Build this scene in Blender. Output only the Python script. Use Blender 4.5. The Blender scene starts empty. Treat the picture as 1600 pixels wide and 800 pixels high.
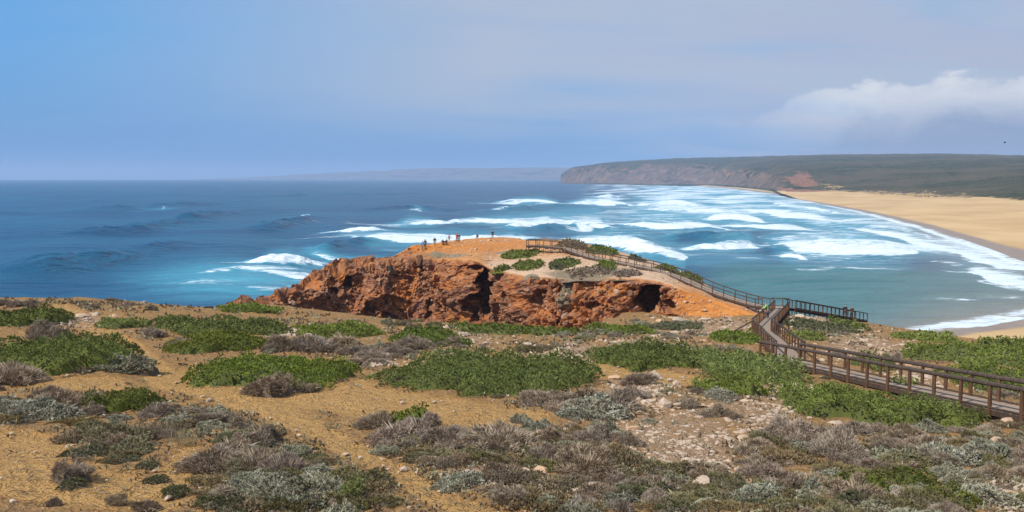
import bpy, bmesh, math, random
import numpy as np
from mathutils import Vector, Matrix, Euler

# ------------------------------------------------------------------ camera, sky, sun, exposure
F = 1400.0                       # focal length in photo pixels (photo 1600 x 800)
CAMZ = 32.0                      # eye height above the sea
HORIZ = 276.0                    # eye-level row in the photo
PITCH = math.atan((400.0 - HORIZ) / F)
scene = bpy.context.scene
col = scene.collection
cam_d = bpy.data.cameras.new('camera')
cam_d.sensor_width = 36.0
cam_d.lens = 36.0 * F / 1600.0
cam_d.clip_start = 0.2
cam_d.clip_end = 60000.0
cam = bpy.data.objects.new('camera', cam_d)
cam.location = (0, 0, CAMZ)
cam.rotation_euler = (math.pi / 2 - PITCH, 0, 0)
col.objects.link(cam)
scene.camera = cam

SUN_EL = math.radians(46.0)
SUN_AZ = math.radians(238.0)     # clockwise from +Y: behind the viewer, over the left shoulder
to_sun = Vector((math.sin(SUN_AZ) * math.cos(SUN_EL), math.cos(SUN_AZ) * math.cos(SUN_EL), math.sin(SUN_EL)))
sun_d = bpy.data.lights.new('sun', 'SUN')
sun_d.energy = 4.7
sun_d.angle = math.radians(0.6)
sun_d.color = (1.0, 0.955, 0.88)
sun = bpy.data.objects.new('sun', sun_d)
sun.rotation_euler = to_sun.to_track_quat('Z', 'Y').to_euler()
sun.location = (0, 0, 200)
col.objects.link(sun)

scene.view_settings.view_transform = 'Standard'
scene.view_settings.look = 'None'
scene.view_settings.exposure = 0.18
scene.view_settings.gamma = 1.0
scene.view_settings.use_curve_mapping = False
scene.cycles.use_denoising = True
scene.cycles.max_bounces = 6
scene.cycles.diffuse_bounces = 2
scene.cycles.glossy_bounces = 2
scene.cycles.transparent_max_bounces = 8
scene.cycles.volume_bounces = 1


class NT:
    """small helper for node graphs"""
    def __init__(self, tree):
        self.t = tree
        tree.nodes.clear()

    def n(self, kind, **kw):
        nd = self.t.nodes.new(kind)
        for k, v in kw.items():
            if k in nd.inputs and not hasattr(nd, k):
                self.put(nd, k, v)
            else:
                setattr(nd, k, v)
        return nd

    def put(self, nd, key, v):
        s = nd.inputs[key]
        if isinstance(v, bpy.types.NodeSocket):
            self.t.links.new(v, s)
        elif isinstance(v, (tuple, list)):
            if len(v) == 3 and s.type == 'RGBA':
                v = (*v, 1.0)
            s.default_value = v
        else:
            s.default_value = v

    def noise(self, vec=None, scale=1.0, detail=4.0, rough=0.55, dist=0.0):
        nd = self.t.nodes.new('ShaderNodeTexNoise')
        self.put(nd, 'Scale', scale); self.put(nd, 'Detail', detail)
        self.put(nd, 'Roughness', rough); self.put(nd, 'Distortion', dist)
        if vec is not None:
            self.put(nd, 'Vector', vec)
        return nd.outputs['Fac']

    def ramp(self, fac, lo, hi, a=0.0, b=1.0, smooth=True):
        nd = self.t.nodes.new('ShaderNodeMapRange')
        nd.interpolation_type = 'SMOOTHSTEP' if smooth else 'LINEAR'
        self.put(nd, 'Value', fac)
        for k, v in (('From Min', lo), ('From Max', hi), ('To Min', a), ('To Max', b)):
            self.put(nd, k, v)
        return nd.outputs['Result']

    def mix(self, fac, a, b, mode='MIX'):
        nd = self.t.nodes.new('ShaderNodeMix')
        nd.data_type = 'RGBA'; nd.blend_type = mode
        def setv(s, v):
            if isinstance(v, bpy.types.NodeSocket): self.t.links.new(v, s)
            elif isinstance(v, (tuple, list)): s.default_value = (*v[:3], 1.0)
            else: s.default_value = v
        setv(nd.inputs[0], fac); setv(nd.inputs[6], a); setv(nd.inputs[7], b)
        return nd.outputs[2]

    def math(self, op, a, b=None, c=None, clamp=False):
        nd = self.t.nodes.new('ShaderNodeMath')
        nd.operation = op; nd.use_clamp = clamp
        self.put(nd, 0, a)
        if b is not None: self.put(nd, 1, b)
        if c is not None: self.put(nd, 2, c)
        return nd.outputs[0]

    def attr(self, name, out='Fac'):
        nd = self.t.nodes.new('ShaderNodeAttribute')
        nd.attribute_name = name
        return nd.outputs[out]

    def mapping(self, vec, scale=(1, 1, 1), rot=(0, 0, 0), loc=(0, 0, 0)):
        nd = self.t.nodes.new('ShaderNodeMapping')
        self.put(nd, 'Vector', vec)
        nd.inputs['Scale'].default_value = scale
        nd.inputs['Rotation'].default_value = rot
        nd.inputs['Location'].default_value = loc
        return nd.outputs[0]

    def coord(self, which='Object'):
        return self.t.nodes.new('ShaderNodeTexCoord').outputs[which]

    def bump(self, height, strength=0.5, distance=0.05):
        nd = self.t.nodes.new('ShaderNodeBump')
        self.put(nd, 'Height', height)
        nd.inputs['Strength'].default_value = strength
        nd.inputs['Distance'].default_value = distance
        return nd.outputs[0]

    def principled(self, **kw):
        nd = self.t.nodes.new('ShaderNodeBsdfPrincipled')
        for k, v in kw.items():
            self.put(nd, k.replace('_', ' '), v)
        return nd


def new_mat(name):
    m = bpy.data.materials.new(name)
    m.use_nodes = True
    g = NT(m.node_tree)
    return m, g


def finish(g, bsdf, surface=None):
    out = g.t.nodes.new('ShaderNodeOutputMaterial')
    g.t.links.new(surface if surface is not None else bsdf.outputs[0], out.inputs['Surface'])


world = bpy.data.worlds.new('World')
scene.world = world
world.use_nodes = True
g = NT(world.node_tree)
sky = g.n('ShaderNodeTexSky', sky_type='NISHITA', sun_disc=False, sun_elevation=SUN_EL, sun_rotation=SUN_AZ,
          altitude=30.0, air_density=1.0, dust_density=0.5, ozone_density=2.5)
dirv = g.coord('Generated')
sep = g.n('ShaderNodeSeparateXYZ'); g.put(sep, 0, dirv)
dx, dy, dz = sep.outputs
dzc = g.math('MAXIMUM', dz, 0.0)
# clouds lie in a flat layer overhead: project the direction onto it
den = g.math('ADD', dzc, 0.16)
px_ = g.math('DIVIDE', dx, den); py_ = g.math('DIVIDE', dy, den)
comb = g.n('ShaderNodeCombineXYZ'); g.put(comb, 0, px_); g.put(comb, 1, py_); g.put(comb, 2, 0.0)
lay = comb.outputs[0]
side = g.ramp(dx, -0.60, 0.20)                       # clearer out to sea, cloudier inland
# thin veil of high cloud
veil_n = g.noise(g.mapping(lay, scale=(0.55, 1.1, 1.0), rot=(0, 0, 0.35)), 1.0, 4.0, 0.5, 0.3)
veil = g.math('MULTIPLY', g.ramp(veil_n, 0.12, 0.58), g.ramp(side, 0.0, 0.80, 0.03, 1.0, smooth=False))
# broken grey stratocumulus inland
sc_n = g.noise(g.mapping(lay, scale=(0.8, 1.6, 1.0), loc=(3.1, 0.7, 0.0)), 1.0, 5.0, 0.55, 0.25)
strato = g.math('MULTIPLY', g.ramp(sc_n, 0.43, 0.55), g.ramp(dx, 0.0, 0.40))
# bank of cumulus low over the hills: billow heights vary with bearing
bil = g.noise(g.mapping(dirv, scale=(9.0, 9.0, 16.0)), 1.0, 7.0, 0.62, 0.2)
big = g.noise(g.mapping(dirv, scale=(3.0, 3.0, 0.0), loc=(0.4, 0.2, 0.0)), 1.0, 2.0, 0.5)
az = g.math('DIVIDE', dx, g.math('MAXIMUM', dy, 0.05))
topz = g.math('MULTIPLY_ADD', g.ramp(az, 0.18, 0.50), 0.042, 0.062)
topz = g.math('ADD', topz, g.math('MULTIPLY', g.math('SUBTRACT', big, 0.5), 0.03))
topz = g.math('ADD', topz, g.math('MULTIPLY', g.math('SUBTRACT', bil, 0.5), 0.11))
below = g.math('SUBTRACT', topz, dz)
bank = g.math('MULTIPLY', g.ramp(below, -0.001, 0.010), g.ramp(az, 0.20, 0.46))
bank = g.math('MULTIPLY', bank, g.ramp(dy, -0.1, 0.3))
lit = g.ramp(below, 0.016, 0.060, 1.0, 0.0)
lit = g.math('MULTIPLY', lit, g.ramp(bil, 0.32, 0.6, 0.55, 1.0))
cum = g.mix(lit, (2.6, 3.35, 5.1), (7.3, 7.5, 7.8))
horizon_h = g.ramp(dz, 0.0, 0.16, 1.0, 0.0)
base = g.mix(0.85, sky.outputs[0], (0.85, 3.6, 7.6))
base = g.mix(g.math('MULTIPLY', horizon_h, 0.75), base, (1.30, 2.85, 5.7))
veil = g.math('MULTIPLY', veil, g.ramp(dz, 0.0, 0.10))
c1 = g.mix(veil, base, (4.0, 4.75, 6.1))
c2 = g.mix(g.math('MULTIPLY', strato, 0.75), c1, (4.1, 4.5, 5.9))
c3 = g.mix(g.math('MULTIPLY', bank, 0.95), c2, cum)
bg = g.n('ShaderNodeBackground', Strength=0.095)
g.put(bg, 'Color', c3)
wo = g.n('ShaderNodeOutputWorld')
g.t.links.new(bg.outputs[0], wo.inputs['Surface'])

# ------------------------------------------------------------------ numeric helpers
CP, SP = math.cos(PITCH), math.sin(PITCH)


def at(px, py, d):
    """point seen at photo pixel (px, py) at forward distance d"""
    u = (px - 800.0) / F; v = (400.0 - py) / F
    t = d / (CP + v * SP)
    return np.array((u * t, d, CAMZ + t * (v * CP - SP)))


def pix(x, y, z):
    """photo pixel of a world point"""
    dzz = z - CAMZ
    f = y * CP - dzz * SP
    u = y * SP + dzz * CP
    return 800.0 + F * x / f, 400.0 - F * u / f


REARTH = 7.43e6


def sea_at(px, py):
    """where the line of sight through a pixel meets the (curved) sea"""
    v = (400.0 - py) / F
    k = -(v * CP - SP) / (CP + v * SP)
    k = np.maximum(k, 1e-5)
    # CAMZ - k d = -d^2/2R
    disc = np.maximum(k * k - 2 * CAMZ / REARTH, 0.0)
    d = (k - np.sqrt(disc)) * REARTH
    t = d / (CP + v * SP)
    return (px - 800.0) / F * t, d


def hash3(ix, iy, iz, seed):
    h = (ix.astype(np.int64) * 374761393 + iy.astype(np.int64) * 668265263 + iz.astype(np.int64) * 2147483647 + seed * 974711) & 0xffffffff
    h = ((h ^ (h >> 13)) * 1274126177) & 0xffffffff
    h = ((h ^ (h >> 16)) * 2246822519) & 0xffffffff
    return ((h ^ (h >> 15)) & 0xffffff).astype(np.float64) / 16777215.0


def vnoise(x, y, z=None, seed=0):
    if z is None: z = np.zeros_like(x)
    ix = np.floor(x); iy = np.floor(y); iz = np.floor(z)
    fx = x - ix; fy = y - iy; fz = z - iz
    fx = fx * fx * fx * (fx * (fx * 6 - 15) + 10); fy = fy * fy * fy * (fy * (fy * 6 - 15) + 10); fz = fz * fz * (3 - 2 * fz)
    r = 0.0
    for a in (0, 1):
        for b in (0, 1):
            for c in (0, 1):
                w = (fx if a else 1 - fx) * (fy if b else 1 - fy) * (fz if c else 1 - fz)
                r = r + w * hash3(ix + a, iy + b, iz + c, seed)
    return r * 2 - 1


def fbm(x, y, z=None, seed=0, octs=4, gain=0.5, lac=2.03):
    s = 0.0; amp = 1.0; tot = 0.0
    for o in range(octs):
        k = lac ** o
        s = s + amp * vnoise(x * k + 17.3 * o, y * k - 9.1 * o, None if z is None else z * k + 5.7 * o, seed + o)
        tot += amp; amp *= gain
    return s / tot


def worley(x, y, z, seed=0):
    """F1, F2 distance and a random value of the nearest cell"""
    ix = np.floor(x); iy = np.floor(y); iz = np.floor(z)
    f1 = np.full(x.shape, 9.0); f2 = np.full(x.shape, 9.0); cid = np.zeros(x.shape)
    for a in (-1, 0, 1):
        for b in (-1, 0, 1):
            for c in (-1, 0, 1):
                jx, jy, jz = ix + a, iy + b, iz + c
                qx = jx + hash3(jx, jy, jz, seed); qy = jy + hash3(jx, jy, jz, seed + 11); qz = jz + hash3(jx, jy, jz, seed + 23)
                d = (qx - x) ** 2 + (qy - y) ** 2 + (qz - z) ** 2
                near = d < f1
                f2 = np.where(near, f1, np.minimum(f2, d))
                cid = np.where(near, hash3(jx, jy, jz, seed + 37), cid)
                f1 = np.where(near, d, f1)
    return np.sqrt(f1), np.sqrt(f2), cid


def sstep(a, b, x):
    t = np.clip((x - a) / (b - a), 0, 1)
    return t * t * (3 - 2 * t)


def grid_mesh(name, P, mat, attrs=None, smooth=True):
    """P: (rows, cols, 3) points -> mesh"""
    r, c = P.shape[:2]
    me = bpy.data.meshes.new(name)
    idx = np.arange(r * c).reshape(r, c)
    q = np.stack([idx[:-1, :-1], idx[:-1, 1:], idx[1:, 1:], idx[1:, :-1]], -1).reshape(-1, 4)
    me.vertices.add(r * c)
    me.vertices.foreach_set('co', P.reshape(-1).astype(np.float32))
    me.loops.add(q.size)
    me.loops.foreach_set('vertex_index', q.reshape(-1).astype(np.int32))
    me.polygons.add(len(q))
    me.polygons.foreach_set('loop_start', np.arange(0, q.size, 4, dtype=np.int32))
    me.polygons.foreach_set('loop_total', np.full(len(q), 4, dtype=np.int32))
    me.polygons.foreach_set('use_smooth', np.full(len(q), smooth, dtype=bool))
    me.update(calc_edges=True)
    for k, v in (attrs or {}).items():
        a = me.attributes.new(k, 'FLOAT', 'POINT')
        a.data.foreach_set('value', np.asarray(v, dtype=np.float32).reshape(-1))
    if mat: me.materials.append(mat)
    return me


def raw_mesh(name, V, Fc, mat=None, smooth=False, attrs=None, mats=None, midx=None):
    """V (n,3), Fc (m,k) all faces of one size"""
    V = np.asarray(V, dtype=np.float32); Fc = np.asarray(Fc, dtype=np.int32)
    me = bpy.data.meshes.new(name)
    me.vertices.add(len(V)); me.vertices.foreach_set('co', V.reshape(-1))
    k = Fc.shape[1]
    me.loops.add(Fc.size); me.loops.foreach_set('vertex_index', Fc.reshape(-1))
    me.polygons.add(len(Fc))
    me.polygons.foreach_set('loop_start', np.arange(0, Fc.size, k, dtype=np.int32))
    me.polygons.foreach_set('loop_total', np.full(len(Fc), k, dtype=np.int32))
    me.polygons.foreach_set('use_smooth', np.full(len(Fc), smooth, dtype=bool))
    for m_ in (mats or ([mat] if mat else [])): me.materials.append(m_)
    if midx is not None: me.polygons.foreach_set('material_index', np.asarray(midx, dtype=np.int32))
    me.update(calc_edges=True)
    for kk, v in (attrs or {}).items():
        a = me.attributes.new(kk, 'FLOAT', 'POINT')
        a.data.foreach_set('value', np.asarray(v, dtype=np.float32).reshape(-1))
    return me


def link(name, data, parent=None, loc=None, rot=None, scale=None):
    o = bpy.data.objects.new(name, data)
    col.objects.link(o)
    if parent is not None: o.parent = parent
    if loc is not None: o.location = loc
    if rot is not None: o.rotation_euler = rot
    if scale is not None: o.scale = scale if isinstance(scale, (tuple, list)) else (scale,) * 3
    return o


def tag(o, label, cat, group=None):
    o['label'] = label; o['category'] = cat
    if group: o['group'] = group
    return o


def struct(name, me):
    o = link(name, me)
    o['kind'] = 'structure'
    return o


# ------------------------------------------------------------------ near ground: shape
def baseline(y):
    a = 1.65 + 0.29 * np.maximum(y, 0.0); b = 5.2 + 0.106 * y
    k = 0.35
    return -np.log(np.exp(-a / k) + np.exp(-b / k)) * k


CTRL = [(0, 462, 82), (100, 465, 84), (200, 471, 85), (350, 479, 88), (420, 480, 90), (560, 492, 91), (700, 503, 92),
        (800, 510, 92), (900, 515, 91), (980, 495, 108), (1100, 494, 108), (1180, 492, 108), (1246, 491, 107),
        (1300, 500, 112), (1345, 508, 118), (1400, 515, 112), (1500, 527, 98), (1600, 538, 86),
        (1550, 655, 34), (1400, 622, 39.5), (1290, 586, 46), (1232, 574, 51), (1200, 530, 78), (1225, 508, 92),
        (1190, 540, 66), (800, 640, 0), (400, 640, 0), (100, 640, 0), (800, 790, 0), (200, 790, 0), (1400, 790, 0), (1100, 660, 0)]
cp_xy = []; cp_r = []
for (a, b, d) in CTRL:
    if d == 0:
        k = (b - HORIZ) / F; d = 5.2 / (k - 0.106)
    p = at(a, b, d)
    cp_xy.append(p[:2]); cp_r.append(p[2] - (CAMZ - float(baseline(p[1]))))
for (x, y, r) in ((-60, 0, 0), (60, 0, 0), (-40, 25, 0.3), (45, 25, -0.4), (0, -10, 0), (-110, 90, 2.5), (110, 90, -3.0), (-30, 40, .3), (-140, 60, 2), (140, 60, -2),
                  (80, 50, -1.0)):
    cp_xy.append((x, y)); cp_r.append(r)
cp_xy = np.array(cp_xy) / 20.0; cp_r = np.array(cp_r)


def _tps(r2):
    return np.where(r2 > 1e-12, 0.5 * r2 * np.log(np.maximum(r2, 1e-12)), 0.0)


_n = len(cp_xy)
_A = np.zeros((_n + 3, _n + 3))
_A[:_n, :_n] = _tps(((cp_xy[:, None] - cp_xy[None]) ** 2).sum(-1)) + 0.01 * np.eye(_n)
_A[:_n, _n] = 1; _A[:_n, _n + 1:] = cp_xy; _A[_n, :_n] = 1; _A[_n + 1:, :_n] = cp_xy.T
_w = np.linalg.solve(_A, np.concatenate([cp_r, np.zeros(3)]))


def residual(x, y):
    X = x / 20.0; Y = y / 20.0
    r = _w[_n] + _w[_n + 1] * X + _w[_n + 2] * Y
    for i in range(_n):
        r = r + _w[i] * _tps((X - cp_xy[i, 0]) ** 2 + (Y - cp_xy[i, 1]) ** 2)
    return r


CREST_PX = [-2500, -900, -300, 0, 100, 200, 350, 420, 560, 700, 800, 900, 940, 975, 1050, 1250, 1350, 1400, 1500, 1600, 1900, 2400, 4000]
CREST_Y = [60, 72, 78, 82, 84, 85, 88, 90, 91, 92, 92, 92, 97, 114, 122, 122, 124, 116, 101, 89, 72, 62, 50]


def ground_z(x, y, fine=True):
    x = np.asarray(x, float); y = np.asarray(y, float)
    z = CAMZ - baseline(y) + np.clip(residual(x, y), -6, 6)
    pxa = 800 + F * x / np.maximum(y, 5.0)
    over = y - np.interp(pxa, CREST_PX, CREST_Y) + 2.0 * fbm(x * 0.12, y * 0.12, seed=5, octs=3)
    over = np.maximum(over, 0.0)
    z = z - 0.85 * over * over / (over + 4.0)
    z = np.maximum(z, -7.0)
    if fine:
        # the path is trodden smooth, the rest is hummocky
        z = z + 0.38 * fbm(x * 0.13, y * 0.13, seed=1, octs=3) + 0.11 * fbm(x * 0.7, y * 0.7, seed=2, octs=3)
    return z


def ray_ground(px, py, dmin=14.0, dmax=125.0):
    """where sight lines through pixels meet the near ground (vectorised march)"""
    px = np.asarray(px, float); py = np.asarray(py, float)
    ds = np.geomspace(dmin, dmax, 64)
    u = (px - 800.0) / F; v = (400.0 - py) / F
    kx = u / (CP + v * SP); kz = (v * CP - SP) / (CP + v * SP)
    D = np.broadcast_to(ds, px.shape + ds.shape)
    zz = ground_z(kx[..., None] * D, D, False)
    dif = CAMZ + kz[..., None] * D - zz
    hit = dif < 0
    i = np.argmax(hit, -1)
    ok = hit.any(-1) & (i > 0)
    i1 = np.clip(i, 1, None)
    d0 = ds[i1 - 1]; d1 = ds[i1]
    # settle on the hummocky surface by false position over a slightly wider bracket
    lo = d0 * 0.94; hi = d1 * 1.06
    for _ in range(11):
        d = 0.5 * (lo + hi)
        above = CAMZ + kz * d - ground_z(kx * d, d) > 0
        lo = np.where(above, d, lo); hi = np.where(above, hi, d)
    d = 0.5 * (lo + hi)
    return kx * d, d, ground_z(kx * d, d), ok


def seg_dist(px, py, pts):
    """distance to a polyline of (x, y, w) divided by the local half width"""
    best = np.full(px.shape, 1e9)
    for (x0, y0, w0), (x1, y1, w1) in zip(pts[:-1], pts[1:]):
        ex, ey = x1 - x0, (y1 - y0)
        t = np.clip(((px - x0) * ex + (py - y0) * ey) / (ex * ex + ey * ey), 0, 1)
        d = np.hypot(px - x0 - t * ex, (py - y0 - t * ey) * 1.6) / (w0 + (w1 - w0) * t)
        best = np.minimum(best, d)
    return best


PATHS = [[(95, 486, 26), (150, 512, 26), (205, 545, 24), (250, 588, 34), (320, 606, 36), (410, 630, 40), (480, 668, 30), (560, 708, 24), (640, 750, 27), (730, 800, 42), (780, 840, 50)],
         [(320, 604, 30), (480, 618, 40), (600, 630, 45), (720, 645, 40), (840, 655, 25)],
         [(560, 590, 18), (600, 620, 22)],
         [(850, 560, 20), (930, 575, 24), (1020, 588, 22), (1090, 595, 14)],
         [(-40, 735, 60), (60, 750, 60), (150, 760, 60), (240, 775, 50), (300, 712, 36)],
         [(20, 690, 40), (70, 700, 40)],
         [(30, 590, 26), (110, 597, 20), (180, 600, 20)]]
STONY = [(1060, 690, 150, 70), (1110, 512, 120, 22), (880, 552, 90, 22), (1340, 545, 90, 32), (1235, 625, 55, 36), (120, 500, 60, 14), (715, 530, 70, 18),
         (725, 735, 70, 26), (1570, 770, 50, 30), (850, 765, 70, 30), (1000, 610, 80, 30), (1280, 495, 60, 15), (1180, 640, 90, 40), (460, 520, 40, 10),
         (590, 560, 40, 14), (1000, 540, 60, 12), (1440, 590, 60, 25), (1150, 760, 70, 30)]


def masks(px, py):
    p = np.full(px.shape, 9.0)
    for pts in PATHS: p = np.minimum(p, seg_dist(px, py, pts))
    path = 1 - sstep(0.6, 1.15, p)
    st = np.zeros(px.shape)
    for (a, b, w, h) in STONY:
        st = np.maximum(st, 1 - sstep(0.35, 1.15, np.hypot((px - a) / w, (py - b) / h)))
    return path, st


# ------------------------------------------------------------------ materials of the setting
def ground_material():
    m, g = new_mat('sandy_soil')
    co = g.coord('Object')
    n1 = g.noise(co, 0.35, 5, 0.6); n2 = g.noise(co, 2.2, 5, 0.6); n3 = g.noise(co, 14.0, 4, 0.65); n4 = g.noise(co, 60.0, 3, 0.6)
    sand = g.mix(g.ramp(n2, 0.3, 0.7), (0.46, 0.235, 0.075), (0.56, 0.31, 0.105))
    sand = g.mix(g.math('MULTIPLY', g.ramp(n1, 0.5, 0.75), 0.6), sand, (0.46, 0.19, 0.06))
    soil = g.mix(g.ramp(n2, 0.35, 0.65), (0.40, 0.215, 0.080), (0.50, 0.285, 0.11))
    soil = g.mix(g.math('MULTIPLY', g.ramp(n3, 0.46, 0.66), 0.5), soil, (0.24, 0.155, 0.085))
    soil = g.mix(g.math('MULTIPLY', g.ramp(n1, 0.45, 0.62), 0.4), soil, (0.30, 0.19, 0.10))
    sand = g.mix(g.math('MULTIPLY', g.ramp(n3, 0.5, 0.68), 0.35), sand, (0.34, 0.18, 0.07))
    stone = g.mix(g.ramp(n3, 0.35, 0.6), (0.38, 0.215, 0.105), (0.50, 0.34, 0.22))
    stone = g.mix(g.math('MULTIPLY', g.ramp(n4, 0.54, 0.62), 0.6), stone, (0.58, 0.45, 0.34))
    pth = g.attr('path'); st = g.attr('stony')
    jit = g.math('ADD', g.math('MULTIPLY', g.math('SUBTRACT', n2, 0.5), 1.3), g.math('MULTIPLY', g.math('SUBTRACT', n1, 0.5), 1.6))
    jit = g.math('ADD', jit, g.math('MULTIPLY', g.math('SUBTRACT', n3, 0.5), 0.8))
    c = g.mix(g.ramp(g.math('ADD', pth, jit), 0.1, 0.75), soil, sand)
    c = g.mix(g.math('MULTIPLY', g.ramp(g.math('ADD', pth, g.math('MULTIPLY', jit, 0.5)), 0.45, 0.95), 0.6), c, (0.60, 0.355, 0.135))
    c = g.mix(g.math('MULTIPLY', g.ramp(g.math('ADD', st, jit), 0.3, 1.1), 0.75), c, stone)
    c = g.mix(g.math('MULTIPLY', g.ramp(n4, 0.58, 0.72), 0.45), c, (0.16, 0.095, 0.05))
    h = g.math('ADD', g.math('MULTIPLY', n3, 0.7), g.math('MULTIPLY', n4, 0.25))
    h = g.math('ADD', h, g.math('MULTIPLY', n2, 2.6))
    h = g.math('ADD', h, g.math('MULTIPLY', g.ramp(g.noise(co, 5.0, 3, 0.5, 1.0), 0.45, 0.62), 0.55))
    b = g.principled(Base_Color=c, Roughness=0.95, Normal=g.bump(h, 1.0, 0.16))
    b.inputs['Specular IOR Level'].default_value = 0.1
    finish(g, b)
    return m


def cliff_material():
    m, g = new_mat('red_conglomerate_rock')
    co = g.coord('Object')
    big = g.noise(co, 0.16, 4, 0.55, 0.6); n2 = g.noise(co, 0.9, 6, 0.65, 0.4); n3 = g.noise(co, 4.5, 5, 0.65); n4 = g.noise(co, 15.0, 3, 0.6)
    vor = g.n('ShaderNodeTexVoronoi', Scale=2.3); g.put(vor, 'Vector', co)
    vf = g.n('ShaderNodeSeparateColor'); g.put(vf, 0, vor.outputs['Color'])
    orange = g.mix(g.ramp(n2, 0.3, 0.7), (0.33, 0.105, 0.030), (0.43, 0.165, 0.050))
    brown = g.mix(g.ramp(n3, 0.35, 0.65), (0.15, 0.062, 0.034), (0.29, 0.125, 0.065))
    rock = g.mix(g.ramp(g.math('ADD', big, g.math('MULTIPLY', g.math('SUBTRACT', n2, 0.5), 0.7)), 0.40, 0.60), orange, brown)
    cell = g.attr('cell'); cell2 = g.attr('cell2')
    rock = g.mix(g.math('MULTIPLY', g.ramp(cell, 0.55, 0.75), 0.62), rock, (0.17, 0.075, 0.045))
    rock = g.mix(g.math('MULTIPLY', g.ramp(cell, 0.30, 0.12), 0.5), rock, (0.40, 0.16, 0.06))
    rock = g.mix(g.math('MULTIPLY', g.ramp(cell2, 0.78, 0.9), 0.5), rock, (0.42, 0.25, 0.15))
    rock = g.mix(g.math('MULTIPLY', g.ramp(cell2, 0.28, 0.15), 0.6), rock, (0.115, 0.052, 0.034))
    rock = g.mix(g.math('MULTIPLY', g.ramp(vf.outputs[0], 0.55, 0.95), g.ramp(n2, 0.42, 0.62, 0.0, 0.4)), rock, (0.38, 0.20, 0.115))
    rock = g.mix(g.math('MULTIPLY', g.ramp(n4, 0.58, 0.72), 0.5), rock, (0.52, 0.38, 0.28))
    rock = g.mix(g.math('MULTIPLY', g.ramp(n3, 0.56, 0.74), 0.5), rock, (0.085, 0.04, 0.028))
    # soil and stones of the plateau
    soil = g.mix(g.ramp(n2, 0.35, 0.65), (0.41, 0.175, 0.055), (0.50, 0.25, 0.095))
    stones = g.mix(g.ramp(n4, 0.38, 0.6), (0.42, 0.24, 0.13), (0.58, 0.43, 0.31))
    plat = g.mix(g.ramp(g.math('ADD', g.attr('stony'), g.math('MULTIPLY', g.math('SUBTRACT', n2, 0.5), 0.8)), 0.25, 0.7), soil, stones)
    earth = g.mix(g.ramp(n2, 0.3, 0.7), (0.44, 0.15, 0.03), (0.52, 0.21, 0.05))
    c = g.mix(g.attr('face'), plat, rock)
    c = g.mix(g.math('MULTIPLY', g.attr('earth'), g.ramp(n2, 0.25, 0.6, 0.5, 1.0)), c, earth)
    scr = g.mix(g.ramp(n3, 0.35, 0.65), (0.14, 0.115, 0.075), (0.25, 0.20, 0.13))
    c = g.mix(g.ramp(g.math('ADD', g.attr('scrub'), g.math('MULTIPLY', g.math('ADD', g.math('SUBTRACT', n3, 0.5), g.math('SUBTRACT', n4, 0.5)), 1.6)), 0.35, 0.8), c, scr)
    h = g.math('ADD', g.math('MULTIPLY', n3, 0.6), g.math('MULTIPLY', n4, 0.4))
    b = g.principled(Base_Color=c, Roughness=0.93, Normal=g.bump(h, 0.8, 0.12))
    b.inputs['Specular IOR Level'].default_value = 0.12
    finish(g, b)
    return m


# ------------------------------------------------------------------ ground mesh
def build_ground():
    k = np.concatenate([np.linspace(-2.6, -0.68, 26)[:-1], np.linspace(-0.68, 0.68, 620), np.linspace(0.68, 2.6, 26)[1:]])
    yy = np.concatenate([np.linspace(-30, 15, 24)[:-1], np.geomspace(20, 152, 390) - 5.0])
    Y, K = np.meshgrid(yy, k, indexing='ij')
    X = (np.maximum(Y, -4) + 12) * K
    Z = ground_z(X, Y)
    f = np.maximum(Y, 6)
    px, py = pix(X, f, Z)
    pa, st = masks(px, py)
    inside = (Y > 12)
    pa = np.where(inside, pa, 0.4); st = np.where(inside, st, 0.1)
    rough = 0.045 * fbm(X * 2.6, Y * 2.6, seed=3, octs=3) + 0.05 * st * np.abs(fbm(X * 3.6, Y * 3.6, seed=9, octs=3))
    Z = Z + rough * (1 - 0.6 * pa) - 0.06 * pa
    far = sstep(100, 130, Y)
    Z = Z + far * 0.5 * fbm(X * 0.5, Y * 0.5, seed=8, octs=4)
    return struct('ground', grid_mesh('ground', np.stack([X, Y, Z], -1), ground_material(), {'path': pa, 'stony': st}))


build_ground()

# ------------------------------------------------------------------ headland: plateau, rim and red cliff
# columns: rim towards the viewer E, far edge B (photo pixel + distance), foot height, outward reach of the face
HEAD = [  # E                B                 foot z  lean
    ((352, 476, 137), (354, 474, 139), 3.0, .5), ((425, 468, 141), (430, 463, 143), 3.0, .5), ((463, 450, 144), (470, 442, 147), 3.0, .5), ((488, 431, 147), (494, 425, 150), 3.0, .45),
    ((518, 418, 149), (522, 412, 152), 3.0, .42), ((545, 415, 150), (547, 409, 154), 3.0, .4), ((575, 409, 151), (578, 402, 155), 3.0, .4),
    ((606, 412, 152), (605, 405, 158), 3.0, .4), ((650, 403, 153), (640, 388, 167), 3.0, .42), ((700, 402, 149), (690, 378, 175), 4.0, .42),
    ((745, 407, 142), (740, 372, 182), 5.0, .4), ((768, 418, 138), (790, 371, 184), 6.0, .36), ((805, 428, 131), (830, 374, 180), 7.0, .36),
    ((870, 433, 124), (885, 375, 168), 8.0, .4), ((960, 433, 119), (960, 390, 160), 10.5, .4), ((1032, 437, 116), (1045, 417, 148), 13.0, .38),
    ((1066, 453, 113), (1092, 437, 136), 13.5, .8), ((1110, 468, 112), (1135, 466, 128), 12.5, 1.5), ((1175, 488, 108.5), (1200, 487, 121), 12.0, 1.6),
    ((1215, 498, 104), (1250, 500, 118), 12, 1.6)]


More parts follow.
